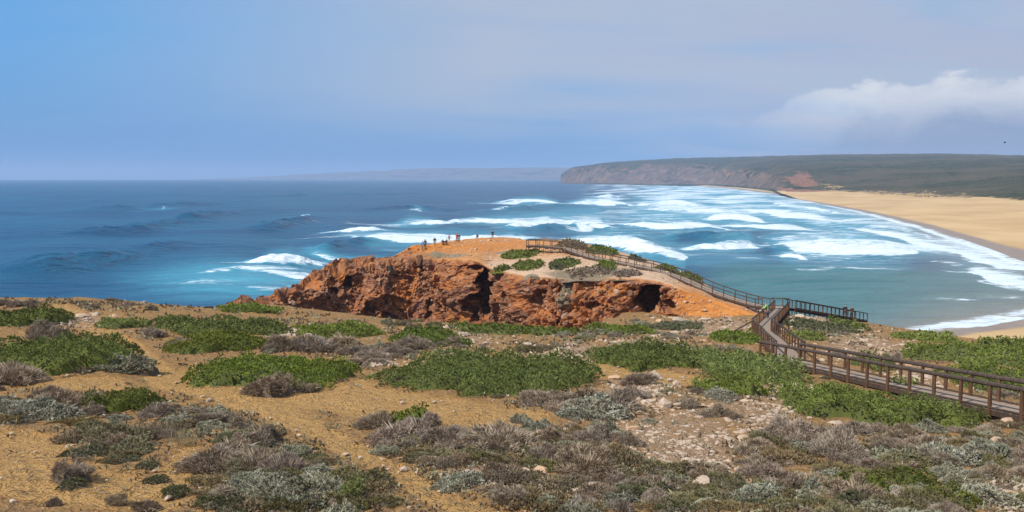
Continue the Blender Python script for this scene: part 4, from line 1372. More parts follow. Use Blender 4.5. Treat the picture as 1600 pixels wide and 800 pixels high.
J = 'juniper'
MATS = [  # x0, x1, y0, y1, height, leaf, label
    (-14, 106, 480, 513, .8, L_JUN, 'dark green juniper mat above the pale stones at the path head'),
    (-40, 232, 510, 584, 1.0, L_JUN, 'long dark green juniper mat beside the bend of the sandy path'),
    (155, 232, 496, 514, .5, L_JUN, 'small green juniper mat just across the path head from pale stones'),
    (235, 446, 486, 526, .8, L_JUN, 'broad green juniper mat crowning the slope before the headland'),
    (268, 425, 517, 551, .7, L_OLV, 'yellow-green juniper mat just below the broad mat crowning the slope'),
    (298, 550, 550, 609, .8, L_JUN, 'green juniper mat with a pointed right end above the path fork'),
    (455, 606, 488, 531, .7, L_JUN, 'green juniper mat near the rim, pale stones at its near corner'),
    (610, 732, 506, 541, .7, L_JUN, 'green juniper mat near the rim with grey shrubs along its foot'),
    (604, 950, 553, 619, 1.0, L_JUN, 'large bright green juniper mat in the middle of the slope'),
    (712, 908, 503, 524, .6, L_JUN, 'long thin green juniper mat right under the cliff foot'),
    (918, 1016, 504, 523, .6, L_JUN, 'green juniper mat at the rim below the white rock ledge'),
    (908, 1112, 532, 581, .9, L_JUN, 'rounded green juniper mat above the bare sand patch'),
    (1080, 1250, 550, 601, .9, L_JUN, 'green juniper mat reaching up to the corner of the boardwalk'),
    (1087, 1196, 584, 621, .7, L_JUN, 'small domed green juniper mat beside pale boulders'),
    (1112, 1182, 514, 538, .7, L_JUN, 'small green juniper mat in the lee of the boardwalk ramp'),
    (1212, 1470, 605, 668, .8, L_JUN, 'wide green juniper mat in front of the near boardwalk'),
    (1380, 1535, 632, 671, .7, L_JUN, 'green juniper mat trailing along the near boardwalk edge'),
    (1385, 1500, 510, 533, .6, L_JUN, 'green juniper mat on the brink above the beach'),
    (1420, 1610, 531, 571, .9, L_JUN, 'wide green juniper mat on the slope behind the near boardwalk'),
    (1515, 1640, 521, 547, .8, L_JUN, 'green juniper mat in front of the near cove sand'),
    (1480, 1630, 572, 618, .9, L_JUN, 'green juniper mat seen through the near boardwalk railing'),
    (1232, 1288, 519, 533, .5, L_JUN, 'small green juniper mat inside the bend of the ramp'),
    (1300, 1344, 499, 514, .5, L_JUN, 'small green juniper mat under the overlook fence'),
    (602, 680, 637, 670, .6, L_JUN, 'small green juniper bush topping the grey shrubs by the path'),
    (136, 264, 608, 643, .5, L_OLV, 'bright yellow-green low bush among grey shrubs'),
    (1330, 1385, 556, 580, .6, L_JUN, 'green juniper bush behind the railing near the boardwalk corner'),
    (1395, 1440, 598, 622, .5, L_JUN, 'little green bush showing under the far handrail'),
    (345, 445, 473, 489, .5, L_JUN, 'green juniper strip on the rim facing the seaward tail of rock'),
    (566, 645, 486, 499, .5, L_JUN, 'thin green juniper strip on the rim under the red cliff'),
    (1300, 1390, 742, 775, .45, L_OLV, 'olive green low bush in the heather field'),
    (1368, 1470, 730, 762, .45, L_OLV, 'dark olive bush uppermost in the heather field'),
    (1410, 1520, 762, 795, .45, L_OLV, 'olive green bush lowest in the heather field'),
    (525, 570, 752, 792, .45, L_JUN, 'green tuft at the foot of the silver shrub bank by the path'),
    (1000, 1090, 502, 517, .45, L_CUS, 'grey-green low bush on the white rock ledge'),
    (1230, 1330, 500, 520, .4, L_CUS, 'grey-green mat between the ramp and the overlook'),
]
MATPOS = []
for i, (x0, x1, y0, y1, h, leaf, lab) in enumerate(MATS):
    o = mat_plant('juniper_bush' if leaf is L_JUN else 'low_bush', lab, 'bush', (x0 + x1) / 2, x0, x1, y0, y1, h, leaf, 100 + i)
    MATPOS.append((o.location.x, o.location.y, (x1 - x0) / 2 * o.location.y / F))
HMATS = [
    (800, 848, 402, 419, .7, L_JUN, 'green bush patch in the middle of the headland plateau'),
    (782, 842, 387, 402, .6, L_JUN, 'green bush patch near the boardwalk end on the headland'),
    (768, 796, 416, 429, .7, L_JUN, 'small green bush at the brink above the dark cleft'),
    (784, 800, 394, 402, .4, L_JUN, 'tiny green cushion alone on the plateau gravel'),
    (860, 912, 402, 416, .6, L_JUN, 'long green bush patch between plateau gravel and boardwalk'),
    (928, 966, 407, 421, .7, L_JUN, 'green bush tucked under the near rail of the far boardwalk'),
    (914, 962, 381, 396, .9, L_JUN, 'green bush on the bay side of the far boardwalk'),
    (868, 916, 370, 386, 1.0, L_RUS, 'brown dome of dry scrub behind the far boardwalk'),
    (1026, 1062, 409, 424, .8, L_JUN, 'green bush on the bay-side rim of the headland'),
    (1066, 1096, 420, 440, .9, L_JUN, 'green bush at the last corner of the bay-side rim'),
    (985, 1012, 397, 408, .7, L_CUS, 'dull green bush on pale rock above the surf'),
    (880, 960, 419, 436, .6, L_HEA, 'grey scrub patch along the cliff rim'),
    (955, 1000, 420, 434, .5, L_HEA, 'grey scrub at the rim next to the orange slope'),
    (860, 885, 408, 420, .5, L_CUS, 'olive cushion above the scrub gully'),
]
for i, (x0, x1, y0, y1, h, leaf, lab) in enumerate(HMATS):
    mat_plant('headland_bush', lab, 'bush', (x0 + x1) / 2, x0, x1, y0, y1, h, leaf, 300 + i, on_head=True, blade=0.0028)


# --- small shrubs: prototypes of radius 1
def proto(name, seed, leaf, h, n, ln, wd, blades, spread, up, lobes, core=0.8, sticks=10):
    nr = np.random.default_rng(seed)
    f = mound_fn(nr, 1.0, 1.0, h, lobes)
    P, N = dome_points(nr, f, 1.0, 1.0, n)
    # twigs fan out from the root
    R = P - np.array((0, 0, -0.25)); R /= np.linalg.norm(R, axis=1)[:, None]
    N = 0.45 * N + 0.55 * R
    V, Fq, tone = sprigs(nr, P, N, ln, wd, blades, spread, 0.05, up)
    pt = np.repeat(0.28 * vnoise(P[:, 0] * 2.4, P[:, 1] * 2.4, seed=seed), 4 * blades)
    tone = np.clip(tone + pt, 0, 1)
    if sticks:      # bare woody stems standing out of the growth
        t = nr.uniform(0, 6.283, sticks); e_ = nr.uniform(0.15, 1.2, sticks)
        d = np.stack([np.cos(t) * np.cos(e_), np.sin(t) * np.cos(e_), np.sin(e_)], -1)
        b0 = d * 0.35 * np.array((1, 1, h)); tp = d * nr.uniform(0.9, 1.4, (sticks, 1)) * np.array((1, 1, h)) + nr.normal(size=(sticks, 3)) * 0.06
        s_ = np.cross(d, nr.normal(size=(sticks, 3))); s_ /= np.linalg.norm(s_, axis=1)[:, None]
        Vs = np.stack([b0 - s_ * 0.016, b0 + s_ * 0.016, (b0 + tp) / 2 + s_ * 0.014 + nr.normal(size=(sticks, 3)) * 0.03, tp], 1).reshape(-1, 3)
        Fq = np.concatenate([Fq, np.arange(sticks)[:, None] * 4 + np.array((0, 1, 2, 3)) + len(V)]); V = np.concatenate([V, Vs]); tone = np.concatenate([tone, np.full(len(Vs), 0.75)])
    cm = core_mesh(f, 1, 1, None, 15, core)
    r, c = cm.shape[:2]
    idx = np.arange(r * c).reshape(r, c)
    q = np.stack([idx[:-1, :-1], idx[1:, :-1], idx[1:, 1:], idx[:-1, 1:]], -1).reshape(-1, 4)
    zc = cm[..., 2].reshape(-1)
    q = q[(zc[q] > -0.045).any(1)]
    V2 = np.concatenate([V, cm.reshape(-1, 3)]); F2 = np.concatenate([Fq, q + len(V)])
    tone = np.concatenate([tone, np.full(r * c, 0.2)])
    mi = np.concatenate([np.zeros(len(Fq), int), np.ones(len(q), int)])
    return raw_mesh(name, V2, F2, attrs={'tone': tone}, mats=[leaf, CORE], midx=mi)


def grass_proto(name, seed, leaf, n=130, up=1.0):
    nr = np.random.default_rng(seed)
    r = np.sqrt(nr.uniform(0, 1, n)) * 0.8; t = nr.uniform(0, 6.283, n)
    P = np.stack([r * np.cos(t), r * np.sin(t), np.zeros(n)], -1)
    d = np.stack([P[:, 0] * 0.5, P[:, 1] * 0.5, np.full(n, 1.0)], -1) + nr.normal(size=(n, 3)) * 0.22
    d /= np.linalg.norm(d, axis=1)[:, None]
    s = np.cross(d, nr.normal(size=(n, 3))); s /= np.linalg.norm(s, axis=1)[:, None]
    ln = nr.uniform(0.5, 1.3, (n, 1)) * up
    b = P - d * 0.05
    V = np.stack([b - s * 0.012, b + s * 0.012, b + d * ln * 0.6 + s * 0.011, b + d * ln], 1).reshape(-1, 3)
    Fq = np.arange(n)[:, None] * 4 + np.array((0, 1, 2, 3))
    tn = nr.uniform(0.1, 0.9, n)
    return raw_mesh(name, V, Fq, leaf, attrs={'tone': np.stack([tn * .5, tn * .5, tn, np.minimum(tn * 1.3, 1)], 1).reshape(-1)})


PR = {
    'heather': [proto('heather_shrub', 500 + i, L_HEA, (0.72, 0.5, 0.85, 0.62, 0.78, 0.45, 0.7)[i], 1000, (0.30, 0.22, 0.36, 0.26)[i % 4], 0.013, 3, (0.42, 0.6, 0.34)[i % 3], 0.25, (4, 7, 3, 9)[i % 4], 0.8, 26 + 6 * i) for i in range(7)],
    'silver': [proto('silver_shrub', 520 + i, L_SIL, 0.66, 1000, 0.17, 0.024, 3, 0.65, 0.3, 6) for i in range(4)],
    'cushion': [proto('cushion_plant', 540 + i, L_CUS, 0.55, 700, 0.17, 0.026, 3, 0.5, 0.3, 4) for i in range(4)],
    'olive': [proto('olive_shrub', 600 + i, L_OLB, (0.42, 0.55, 0.35)[i % 3], 800, 0.2, 0.018, 3, 0.5, 0.4, 5 + i, 0.75) for i in range(5)],
    'russet': [proto('russet_plant', 560 + i, L_RUS, 0.30, 520, 0.22, 0.022, 3, 0.5, 0.5, 5, 0.6) for i in range(4)],
    'grass': [grass_proto('dry_grass_tuft', 580 + i, L_DRY) for i in range(3)],
}
KIND = {
    'heather': ('heather_shrub', 'grey-brown twiggy heather shrub rooted in the sandy slope', 'shrub', 'grey-brown heather shrubs on the slope'),
    'silver': ('silver_shrub', 'pale silvery-green leafy shrub rooted in the sandy slope', 'shrub', 'silvery shrubs on the slope'),
    'cushion': ('cushion_plant', 'dark olive cushion plant hugging the sandy slope', 'plant', 'dark cushion plants on the slope'),
    'russet': ('russet_plant', 'flat russet-brown creeping plant on the sandy slope', 'plant', 'russet creeping plants on the slope'),
    'olive': ('olive_shrub', 'olive-brown low shrub on the sandy slope', 'shrub', 'olive-brown low shrubs on the slope'),
    'grass': ('grass_tuft', 'thin straw-coloured dry grass tuft on the sandy slope', 'grass', 'dry grass tufts on the slope'),
}
KN = {k: 0 for k in KIND}
PLANTED = []


def plant(kind, x, y, z, r, sq=1.0, rz=None):
    me = PR[kind][rng.randrange(len(PR[kind]))]
    nm, lab, cat, grp = KIND[kind]
    o = link(nm, me, loc=(x, y, z - 0.03), rot=(rng.uniform(-.14, .14), rng.uniform(-.05, .2), rng.uniform(0, 6.28)))
    o.scale = (r * rng.uniform(.75, 1.35), r * rng.uniform(.75, 1.25), r * sq)
    tag(o, lab, cat, grp)
    KN[kind] += 1
    PLANTED.append((o, kind, x, y, r, sq))
    return o


# the ones the photo lets you name: kind, px of centre, row of the base, half width in px
NAMED = [('silver', 185, 580, 40), ('heather', 415, 615, 30), ('heather', 15, 598, 36), ('silver', 50, 655, 46), ('silver', 20, 645, 30), ('heather', 80, 640, 34),
         ('silver', 470, 790, 62), ('silver', 410, 775, 52), ('silver', 492, 765, 36), ('heather', 440, 745, 44), ('heather', 400, 735, 40),
         ('olive', 175, 690, 44), ('olive', 190, 712, 40), ('olive', 150, 676, 30), ('heather', 103, 748, 32), ('cushion', 110, 758, 20), ('heather', 330, 733, 36), ('cushion', 272, 775, 28), ('cushion', 240, 752, 20),
         ('cushion', 225, 730, 16), ('heather', 225, 796, 22), ('heather', 180, 785, 16), ('heather', 82, 790, 14), ('cushion', 345, 790, 36), ('russet', 390, 800, 40),
         ('heather', 620, 690, 46), ('heather', 585, 668, 30), ('heather', 655, 680, 34), ('silver', 592, 708, 18), ('silver', 612, 706, 14), ('heather', 690, 690, 34), ('heather', 720, 700, 24), ('heather', 785, 700, 44),
         ('silver', 745, 715, 18), ('silver', 770, 720, 16), ('heather', 915, 742, 42), ('heather', 890, 725, 30), ('heather', 955, 755, 24), ('silver', 925, 654, 42), ('heather', 960, 640, 36), ('heather', 900, 634, 34), ('heather', 850, 632, 34), ('heather', 990, 622, 24),
         ('silver', 820, 680, 22), ('heather', 845, 690, 26), ('heather', 1070, 636, 24), ('silver', 1068, 638, 10), ('heather', 1112, 652, 18), ('heather', 1145, 654, 22), ('heather', 985, 694, 20), ('silver', 988, 714, 16), ('heather', 1000, 600, 28),
         ('heather', 800, 785, 32), ('silver', 905, 812, 42), ('silver', 1115, 738, 26), ('heather', 1105, 750, 30), ('heather', 1190, 745, 34), ('cushion', 1010, 775, 40), ('cushion', 975, 780, 30), ('heather', 1030, 790, 26),
         ('silver', 1215, 780, 22), ('heather', 1270, 700, 40), ('heather', 1320, 716, 44), ('silver', 1490, 720, 40), ('silver', 1550, 712, 36), ('silver', 1480, 745, 24), ('silver', 1555, 790, 50), ('silver', 1310, 775, 30),
         ('heather', 540, 545, 26), ('heather', 585, 562, 22), ('heather', 650, 545, 26), ('heather', 560, 555, 20), ('silver', 590, 568, 14), ('heather', 700, 540, 18), ('heather', 630, 600, 16), ('heather', 475, 610, 24), ('heather', 70, 530, 30), ('heather', 240, 525, 20), ('heather', 275, 545, 22), ('heather', 480, 548, 30), ('heather', 440, 548, 30),
         ('grass', 262, 672, 18), ('grass', 285, 680, 16), ('grass', 270, 690, 18), ('grass', 250, 680, 16), ('grass', 230, 670, 14), ('grass', 290, 695, 18), ('cushion', 20, 650, 12)]
bx = np.array([q[1] for q in NAMED], float); byy = np.array([q[2] for q in NAMED], float)
gx, gy, gz, ok = ray_ground(bx, np.minimum(byy, 830))
for (k, a, b, hw), x, y, z, o_ in zip(NAMED, gx, gy, gz, ok):
    if o_:
        r = hw * y / F
        plant(k, x, y + 0.35 * r, float(ground_z(np.array([x]), np.array([y + .35 * r]))[0]), r, rng.uniform(.85, 1.15))

# the rest, thick where the photo is overgrown, absent on the trodden sand and in the mats
ZONES = [  # px, py, half w, half h, weight, kinds
    (1420, 715, 210, 45, 95, 'hhohrso'), (1420, 775, 220, 35, 60, 'hsrcohoo'), (430, 745, 110, 60, 75, 'srohosc'), (400, 685, 80, 32, 42, 'hshrsgo'), (770, 705, 100, 45, 50, 'hhsroo'),
    (900, 636, 100, 22, 26, 'hhs'), (600, 556, 130, 20, 44, 'hhhs'), (220, 476, 230, 9, 60, 'hhhc'), (680, 520, 60, 12, 14, 'hs'), (960, 522, 150, 7, 24, 'hhs'), (80, 640, 90, 32, 34, 'hsrs'), (300, 650, 90, 26, 34, 'hhrs'),
    (190, 690, 70, 40, 18, 'hccr'), (1100, 770, 130, 36, 40, 'rcosroh'), (930, 690, 70, 30, 20, 'hrs'), (1500, 690, 130, 26, 34, 'hhrs'), (1280, 775, 100, 26, 24, 'hscr'), (870, 780, 90, 26, 16, 'rhsr'), (680, 735, 95, 50, 42, 'orohsr'), (560, 755, 40, 40, 20, 'oror'), (640, 690, 40, 20, 8, 'oh'),
    (1150, 620, 50, 12, 6, 'h'), (1240, 690, 60, 30, 16, 'hr'), (1120, 545, 80, 10, 14, 'hs'), (1060, 505, 90, 8, 10, 'hs'), (1300, 525, 70, 14, 10, 'hs'), (1400, 555, 90, 20, 12, 'hsc'), (1560, 640, 60, 20, 12, 'hr'),
    (600, 505, 330, 11, 60, 'oohs'), (130, 545, 130, 20, 20, 'hos'), (900, 540, 120, 12, 26, 'oshr'), (1080, 600, 60, 14, 10, 'osh'), (300, 590, 60, 10, 8, 'os'), (800, 600, 800, 200, 80, 'hrsco'), (90, 720, 100, 30, 12, 'rc'), (110, 525, 110, 14, 14, 'hs'), (520, 600, 120, 12, 10, 'hr'), (430, 540, 120, 20, 26, 'hhs'), (60, 585, 60, 16, 8, 'hr'), (1570, 735, 40, 30, 10, 'hs')]
nm = {'h': 'heather', 's': 'silver', 'r': 'russet', 'c': 'cushion', 'g': 'grass', 'o': 'olive'}
LIM = {'heather': 296, 'silver': 180, 'cushion': 120, 'russet': 200, 'grass': 60, 'olive': 200}
nrz = np.random.default_rng(77)
cand = []
for (a, b, w, h, n, kinds) in ZONES:
    q = nrz.normal(0, 0.55, (n, 2))
    for u, v in q:
        cand.append((a + u * w, b + v * h, nm[kinds[int(nrz.integers(len(kinds)))]]))
cx_ = np.array([c[0] for c in cand]); cy_ = np.array([c[1] for c in cand])
gx, gy, gz, ok = ray_ground(cx_, cy_)
pa, st = masks(cx_, cy_)
pa_l = masks(cx_ - 22, cy_)[0]; pa_r = masks(cx_ + 22, cy_ - 6)[0]
for i, (a, b, k) in enumerate(cand):
    if not ok[i] or a < -40 or a > 1640 or b > 830: continue
    wpx = 0.45 * F / gy[i]
    if max(pa[i], pa_l[i], pa_r[i]) > 0.3 and rng.random() < 0.97: continue
    if st[i] > 0.6 and rng.random() < 0.6: continue
    if any(x0 + 6 < a < x1 - 6 and y0 + 5 < b < y1 - 3 for (x0, x1, y0, y1, *_r) in MATS): continue
    if KN[k] >= LIM[k]: continue
    x, y = gx[i], gy[i]
    # keep the boardwalks clear
    yA = nA + dA * (y - nA.y)
    if 20 < y < 56 and yA.x - 0.2 < x < yA.x + 1.9: continue
    if 54 < y < 108 and abs(x - np.interp(y, [54, 80, 107], [15.9, 22.5, 32.5])) < 1.3: continue
    r = rng.uniform(0.22, 0.62) * (1.0 if y < 50 else 1.25) * {'russet': 1.2, 'cushion': 0.8, 'grass': 0.55}.get(k, 1.0)
    plant(k, x, y, gz[i], r, rng.uniform(.7, 1.1))

# low creeping growth and litter between the shrubs: nobody could count it
def ground_cover():
    nr = np.random.default_rng(91)
    zs = [(a, b, w * 1.1, h * 1.15, n) for (a, b, w, h, n, _k) in ZONES]
    tot = sum(z[4] for z in zs)
    pts = []
    for (a, b, w, h, n) in zs:
        q = nr.normal(0, 0.6, (int(13000 * n / tot), 2)); pts.append(np.stack([a + q[:, 0] * w, b + q[:, 1] * h], -1))
    pts = np.concatenate(pts)
    pts = pts[(pts[:, 0] > -60) & (pts[:, 0] < 1660) & (pts[:, 1] < 835) & (pts[:, 1] > 462)]
    x, y, z, ok = ray_ground(pts[:, 0], pts[:, 1])
    pa, st = masks(pts[:, 0], pts[:, 1])
    clump = fbm(x * 0.6, y * 0.6, seed=44, octs=3)
    keep = ok & (nr.uniform(0, 1, len(x)) > pa * 0.985) & (clump + nr.uniform(-.5, .5, len(x)) > -0.05)
    yA = nA.x + dA.x * (y - nA.y)
    keep &= ~((y > 20) & (y < 56) & (x > yA - 0.1) & (x < yA + 1.8))
    keep &= ~((y > 54) & (y < 108) & (np.abs(x - np.interp(y, [54, 80, 107], [15.9, 22.5, 32.5])) < 1.1))
    x, y, z = x[keep], y[keep], z[keep]
    n = len(x)
    for nme, lab, leaf, sel in (('creeping_plants', 'low brown creeping growth between the shrubs', L_RUS, np.arange(n) % 3 != 0), ('low_herbs', 'low grey-green herbs between the shrubs', L_SIL, np.arange(n) % 3 == 0)):
        P = np.stack([x[sel], y[sel], z[sel]], -1)
        bl = 0.045 + 0.0028 * P[:, 1]
        N = np.tile(np.array((0, 0, 1.0)), (len(P), 1))
        # each tuft: a handful of leaves round its root
        V, Fq, tone = [], [], []
        P2 = np.repeat(P, 3, 0) + nr.normal(size=(len(P) * 3, 3)) * np.repeat(bl, 3)[:, None] * np.array((1.1, 1.1, 0.15))
        V, Fq, tone = sprigs(nr, P2, np.repeat(N, 3, 0), 1.0, 0.16, 3, 0.8, 0.1, 0.2)
        # sprigs come out at unit length: shrink each about its own root
        Rr = np.repeat(np.repeat(P2, 3, 0), 4, 0); k = np.repeat(np.repeat(np.repeat(bl, 3), 3), 4)[:, None]
        V = Rr + (V - Rr) * k * 1.5 + np.array((0, 0, 0.02))
        o = link(nme, raw_mesh(nme, V, Fq, leaf, attrs={'tone': tone})); o['kind'] = 'stuff'
        o['label'] = lab; o['category'] = 'plants'


ground_cover()


def twig_litter():
    """dead twigs lying about on the sand"""
    nr = np.random.default_rng(17)
    n = 2600
    px_, py_ = nr.uniform(-20, 1620, n), 560 + 270 * nr.uniform(0, 1, n) ** 0.8
    x, y, z, ok = ray_ground(px_, py_)
    x, y, z = x[ok], y[ok], z[ok]
    n = len(x)
    t = nr.uniform(0, 6.283, n); ln = nr.uniform(0.08, 0.34, n) * (0.7 + y / 60)
    d = np.stack([np.cos(t), np.sin(t), nr.uniform(-0.05, 0.35, n)], -1)
    s = np.stack([-np.sin(t), np.cos(t), np.zeros(n)], -1); w = (0.006 + 0.00018 * y)[:, None]
    P = np.stack([x, y, z - 0.02], -1); up = np.array((0, 0, 1.0))
    mid = P + d * ln[:, None] * 0.5 + s * ln[:, None] * nr.normal(0, 0.12, (n, 1)) + up * 0.02
    tip = P + d * ln[:, None]
    V = np.stack([P - s * w, P + s * w, P + up * w * 1.6, mid - s * w * .8, mid + s * w * .8, mid + up * w * 1.4, tip], 1).reshape(-1, 3)
    k = np.arange(n)[:, None] * 7
    Fq = np.concatenate([k + np.array(q) for q in ((0, 1, 4, 3), (1, 2, 5, 4), (2, 0, 3, 5))])
    Ft = np.concatenate([k + np.array(q) for q in ((3, 4, 6, 6), (4, 5, 6, 6), (5, 3, 6, 6))])
    me = bpy.data.meshes.new('twig_litter')
    me.from_pydata(V.tolist(), [], [tuple(f) for f in Fq.tolist()] + [tuple(f[:3]) for f in Ft.tolist()])
    me.materials.append(CORE)
    o = link('twig_litter', me); o['kind'] = 'stuff'; o['label'] = 'dead twigs littering the sandy ground'; o['category'] = 'twigs'


twig_litter()

# ------------------------------------------------------------------ say which one: size, shape and the nearest thing one can find
SHORT = ['the dark juniper above the path head', 'the long dark juniper by the path bend', 'the small juniper at the path head', 'the broad juniper crowning the slope',
         'the yellow-green juniper mat', 'the pointed juniper above the path fork', 'the rim juniper with stones at its corner', 'the rim juniper with grey shrubs below',
         'the large juniper in mid slope', 'the thin juniper under the cliff foot', 'the juniper below the white ledge', 'the rounded juniper above bare sand',
         'the juniper reaching the boardwalk corner', 'the small domed juniper', 'the juniper under the boardwalk ramp', 'the wide juniper before the boardwalk',
         'the juniper trailing along the boardwalk', 'the juniper on the brink', 'the wide juniper behind the boardwalk', 'the juniper before the cove sand',
         'the juniper behind the railing', 'the juniper inside the ramp bend', 'the juniper under the overlook', 'the small juniper by the path',
         'the bright yellow-green bush', 'the bush near the boardwalk corner', 'the little bush under the handrail', 'the juniper strip facing the sea rocks', 'the juniper strip under the red cliff',
         'the mid olive bush of the heather field', 'the upper olive bush of the heather field', 'the lower olive bush of the heather field', 'the green tuft by the silver bank',
         'the grey-green bush on the ledge', 'the grey-green mat by the overlook']


def place_of(x, y):
    best, bi = 1e9, 0
    for i, (mx, my, mr) in enumerate(MATPOS):
        d_ = math.hypot(x - mx, (y - my) * 0.8) - mr
        if d_ < best: best, bi = d_, i
    z = float(ground_z(np.array([x]), np.array([y]))[0])
    q = pix(x, y, z)
    pa_, st_ = masks(np.array([q[0]]), np.array([q[1]]))
    on = 'on sand' if pa_[0] > 0.3 else 'among stones' if st_[0] > 0.45 else 'on soil'
    rel = 'beside' if best < 1.2 else 'near' if best < 4.5 else 'off'
    return '%s %s %s' % (on, rel, SHORT[bi])


NOUN = {'heather': 'grey-brown heather', 'silver': 'silvery-green shrub', 'cushion': 'dark olive cushion', 'olive': 'olive-brown shrub', 'russet': 'russet creeper', 'grass': 'straw-coloured grass'}
for (o, kind, x, y, r, sq) in PLANTED:
    size = 'tiny' if r < 0.24 else 'small' if r < 0.36 else 'mid-sized' if r < 0.5 else 'large' if r < 0.75 else 'huge'
    o['label'] = '%s %s %s' % (size, NOUN[kind], place_of(x, y))

# ------------------------------------------------------------------ stones
def stone_material():
    m, g = new_mat('pale_limestone')
    co = g.coord('Object'); oi = g.n('ShaderNodeObjectInfo')
    n = g.noise(co, 5.0, 5, 0.65)
    c = g.mix(g.ramp(n, 0.3, 0.7), (0.36, 0.255, 0.175), (0.52, 0.41, 0.31))
    c = g.mix(g.ramp(oi.outputs['Random'], 0.55, 1.0, 0.0, 0.6), c, (0.52, 0.30, 0.15))
    b = g.principled(Base_Color=c, Roughness=0.9, Normal=g.bump(n, 0.6, 0.05))
    b.inputs['Specular IOR Level'].default_value = 0.15
    finish(g, b)
    return m


STONE = stone_material()


def rock_geo(seed, sub=2, flat=0.6, rough=0.3):
    bm = bmesh.new(); bmesh.ops.create_icosphere(bm, subdivisions=sub, radius=1.0)
    nr = np.random.default_rng(seed)
    V = np.array([v.co[:] for v in bm.verts]); Fc = np.array([[v.index for v in f.verts] for f in bm.faces])
    bm.free()
    # cut facets: clamp against random planes, then squash
    for _ in range(9):
        d = nr.normal(size=3); d /= np.linalg.norm(d); lim = nr.uniform(0.55, 0.9)
        k = V @ d
        V = V - np.maximum(k - lim, 0)[:, None] * d
    V = V * (1 + rough * 0.35 * vnoise(V[:, 0] * 2.2, V[:, 1] * 2.2, V[:, 2] * 2.2, seed)[:, None])
    V[:, 2] *= flat; V[:, 0] *= nr.uniform(0.9, 1.3)
    return V, Fc


ROCK_ME = []
for i in range(8):
    V, Fc = rock_geo(700 + i, 2, 0.5 + 0.05 * (i % 4))
    ROCK_ME.append(raw_mesh('limestone_rock', V, Fc, STONE))
nrs = np.random.default_rng(5)
pts = []
for (a, b, w, h) in STONY:
    n = int(34 * w * h / 3000) + 14
    q = nrs.normal(0, 0.5, (n, 2))
    pts += [(a + u * w, b + v * h) for u, v in q]
pts = np.array(pts)
nrs.shuffle(pts)
pts = pts[:360]
gx, gy, gz, ok = ray_ground(pts[:, 0], pts[:, 1])
BIG = [(1240, 603, 14), (1205, 650, 16), (1215, 672, 14), (1230, 640, 14), (1575, 662, 18), (1555, 693, 20), (1000, 620, 18), (1025, 612, 10), (960, 590, 13), (845, 735, 16), (855, 752, 10), (1090, 762, 10), (1140, 688, 12), (1165, 688, 14), (1190, 690, 14),
       (1030, 592, 10), (460, 612, 6), (585, 572, 12), (618, 570, 10), (1010, 668, 10), (1018, 690, 10), (1040, 715, 10), (900, 560, 14), (875, 548, 12), (1290, 488, 8), (1250, 495, 10), (1060, 503, 16), (1030, 502, 10), (1100, 500, 12), (1390, 602, 12), (1450, 590, 16), (1420, 570, 10),
       (20, 463, 6), (100, 466, 6), (225, 474, 8), (250, 475, 9), (130, 495, 14), (150, 492, 8), (1285, 564, 10), (1335, 582, 6), (1600, 598, 12), (1240, 612, 16), (725, 525, 14), (740, 535, 10), (455, 520, 14), (480, 527, 12), (700, 512, 12)]
bgx, bgy, bgz, bok = ray_ground(np.array([q[0] for q in BIG], float), np.array([q[1] for q in BIG], float))
count = 0


def put_rock(x, y, z, r, label, grp):
    global count
    me = ROCK_ME[rng.randrange(len(ROCK_ME))]
    o = link('limestone_rock', me, loc=(x, y, z + 0.1 * r), rot=(rng.uniform(-.3, .3), rng.uniform(-.3, .3), rng.uniform(0, 6.28)))
    o.scale = (r * rng.uniform(.8, 1.4), r * rng.uniform(.7, 1.1), r * rng.uniform(.5, .95))
    tag(o, label, 'rock', grp)
    count += 1
    if 'small' in label:
        o['label'] = '%s pale limestone rock %s' % ('pebble-sized' if r < 0.12 else 'fist-sized' if r < 0.16 else 'head-sized' if r < 0.22 else 'knee-high', place_of(x, y))
    else:
        o['label'] = '%s pale limestone boulder %s' % ('low' if r < 0.3 else 'broad' if r < 0.45 else 'great', place_of(x, y))


for (a, b, hw), x, y, z, k in zip(BIG, bgx, bgy, bgz, bok):
    if k: put_rock(x, y, z, hw * y / F * 0.8, 'large pale limestone boulder half sunk in the slope', 'large pale boulders on the slope')
for i in range(len(pts)):
    if not ok[i] or count >= 290: continue
    y = gy[i]
    if any(x0 + 6 < pts[i, 0] < x1 - 6 and y0 + 5 < pts[i, 1] < y1 for (x0, x1, y0, y1, *_r) in MATS): continue
    r = min(0.045 * math.exp(abs(nrs.normal(0, 0.75))) + 0.0009 * y, 0.36)
    put_rock(gx[i], y, gz[i], r, 'small pale limestone rock lying on stony soil', 'small pale rocks on the slope')
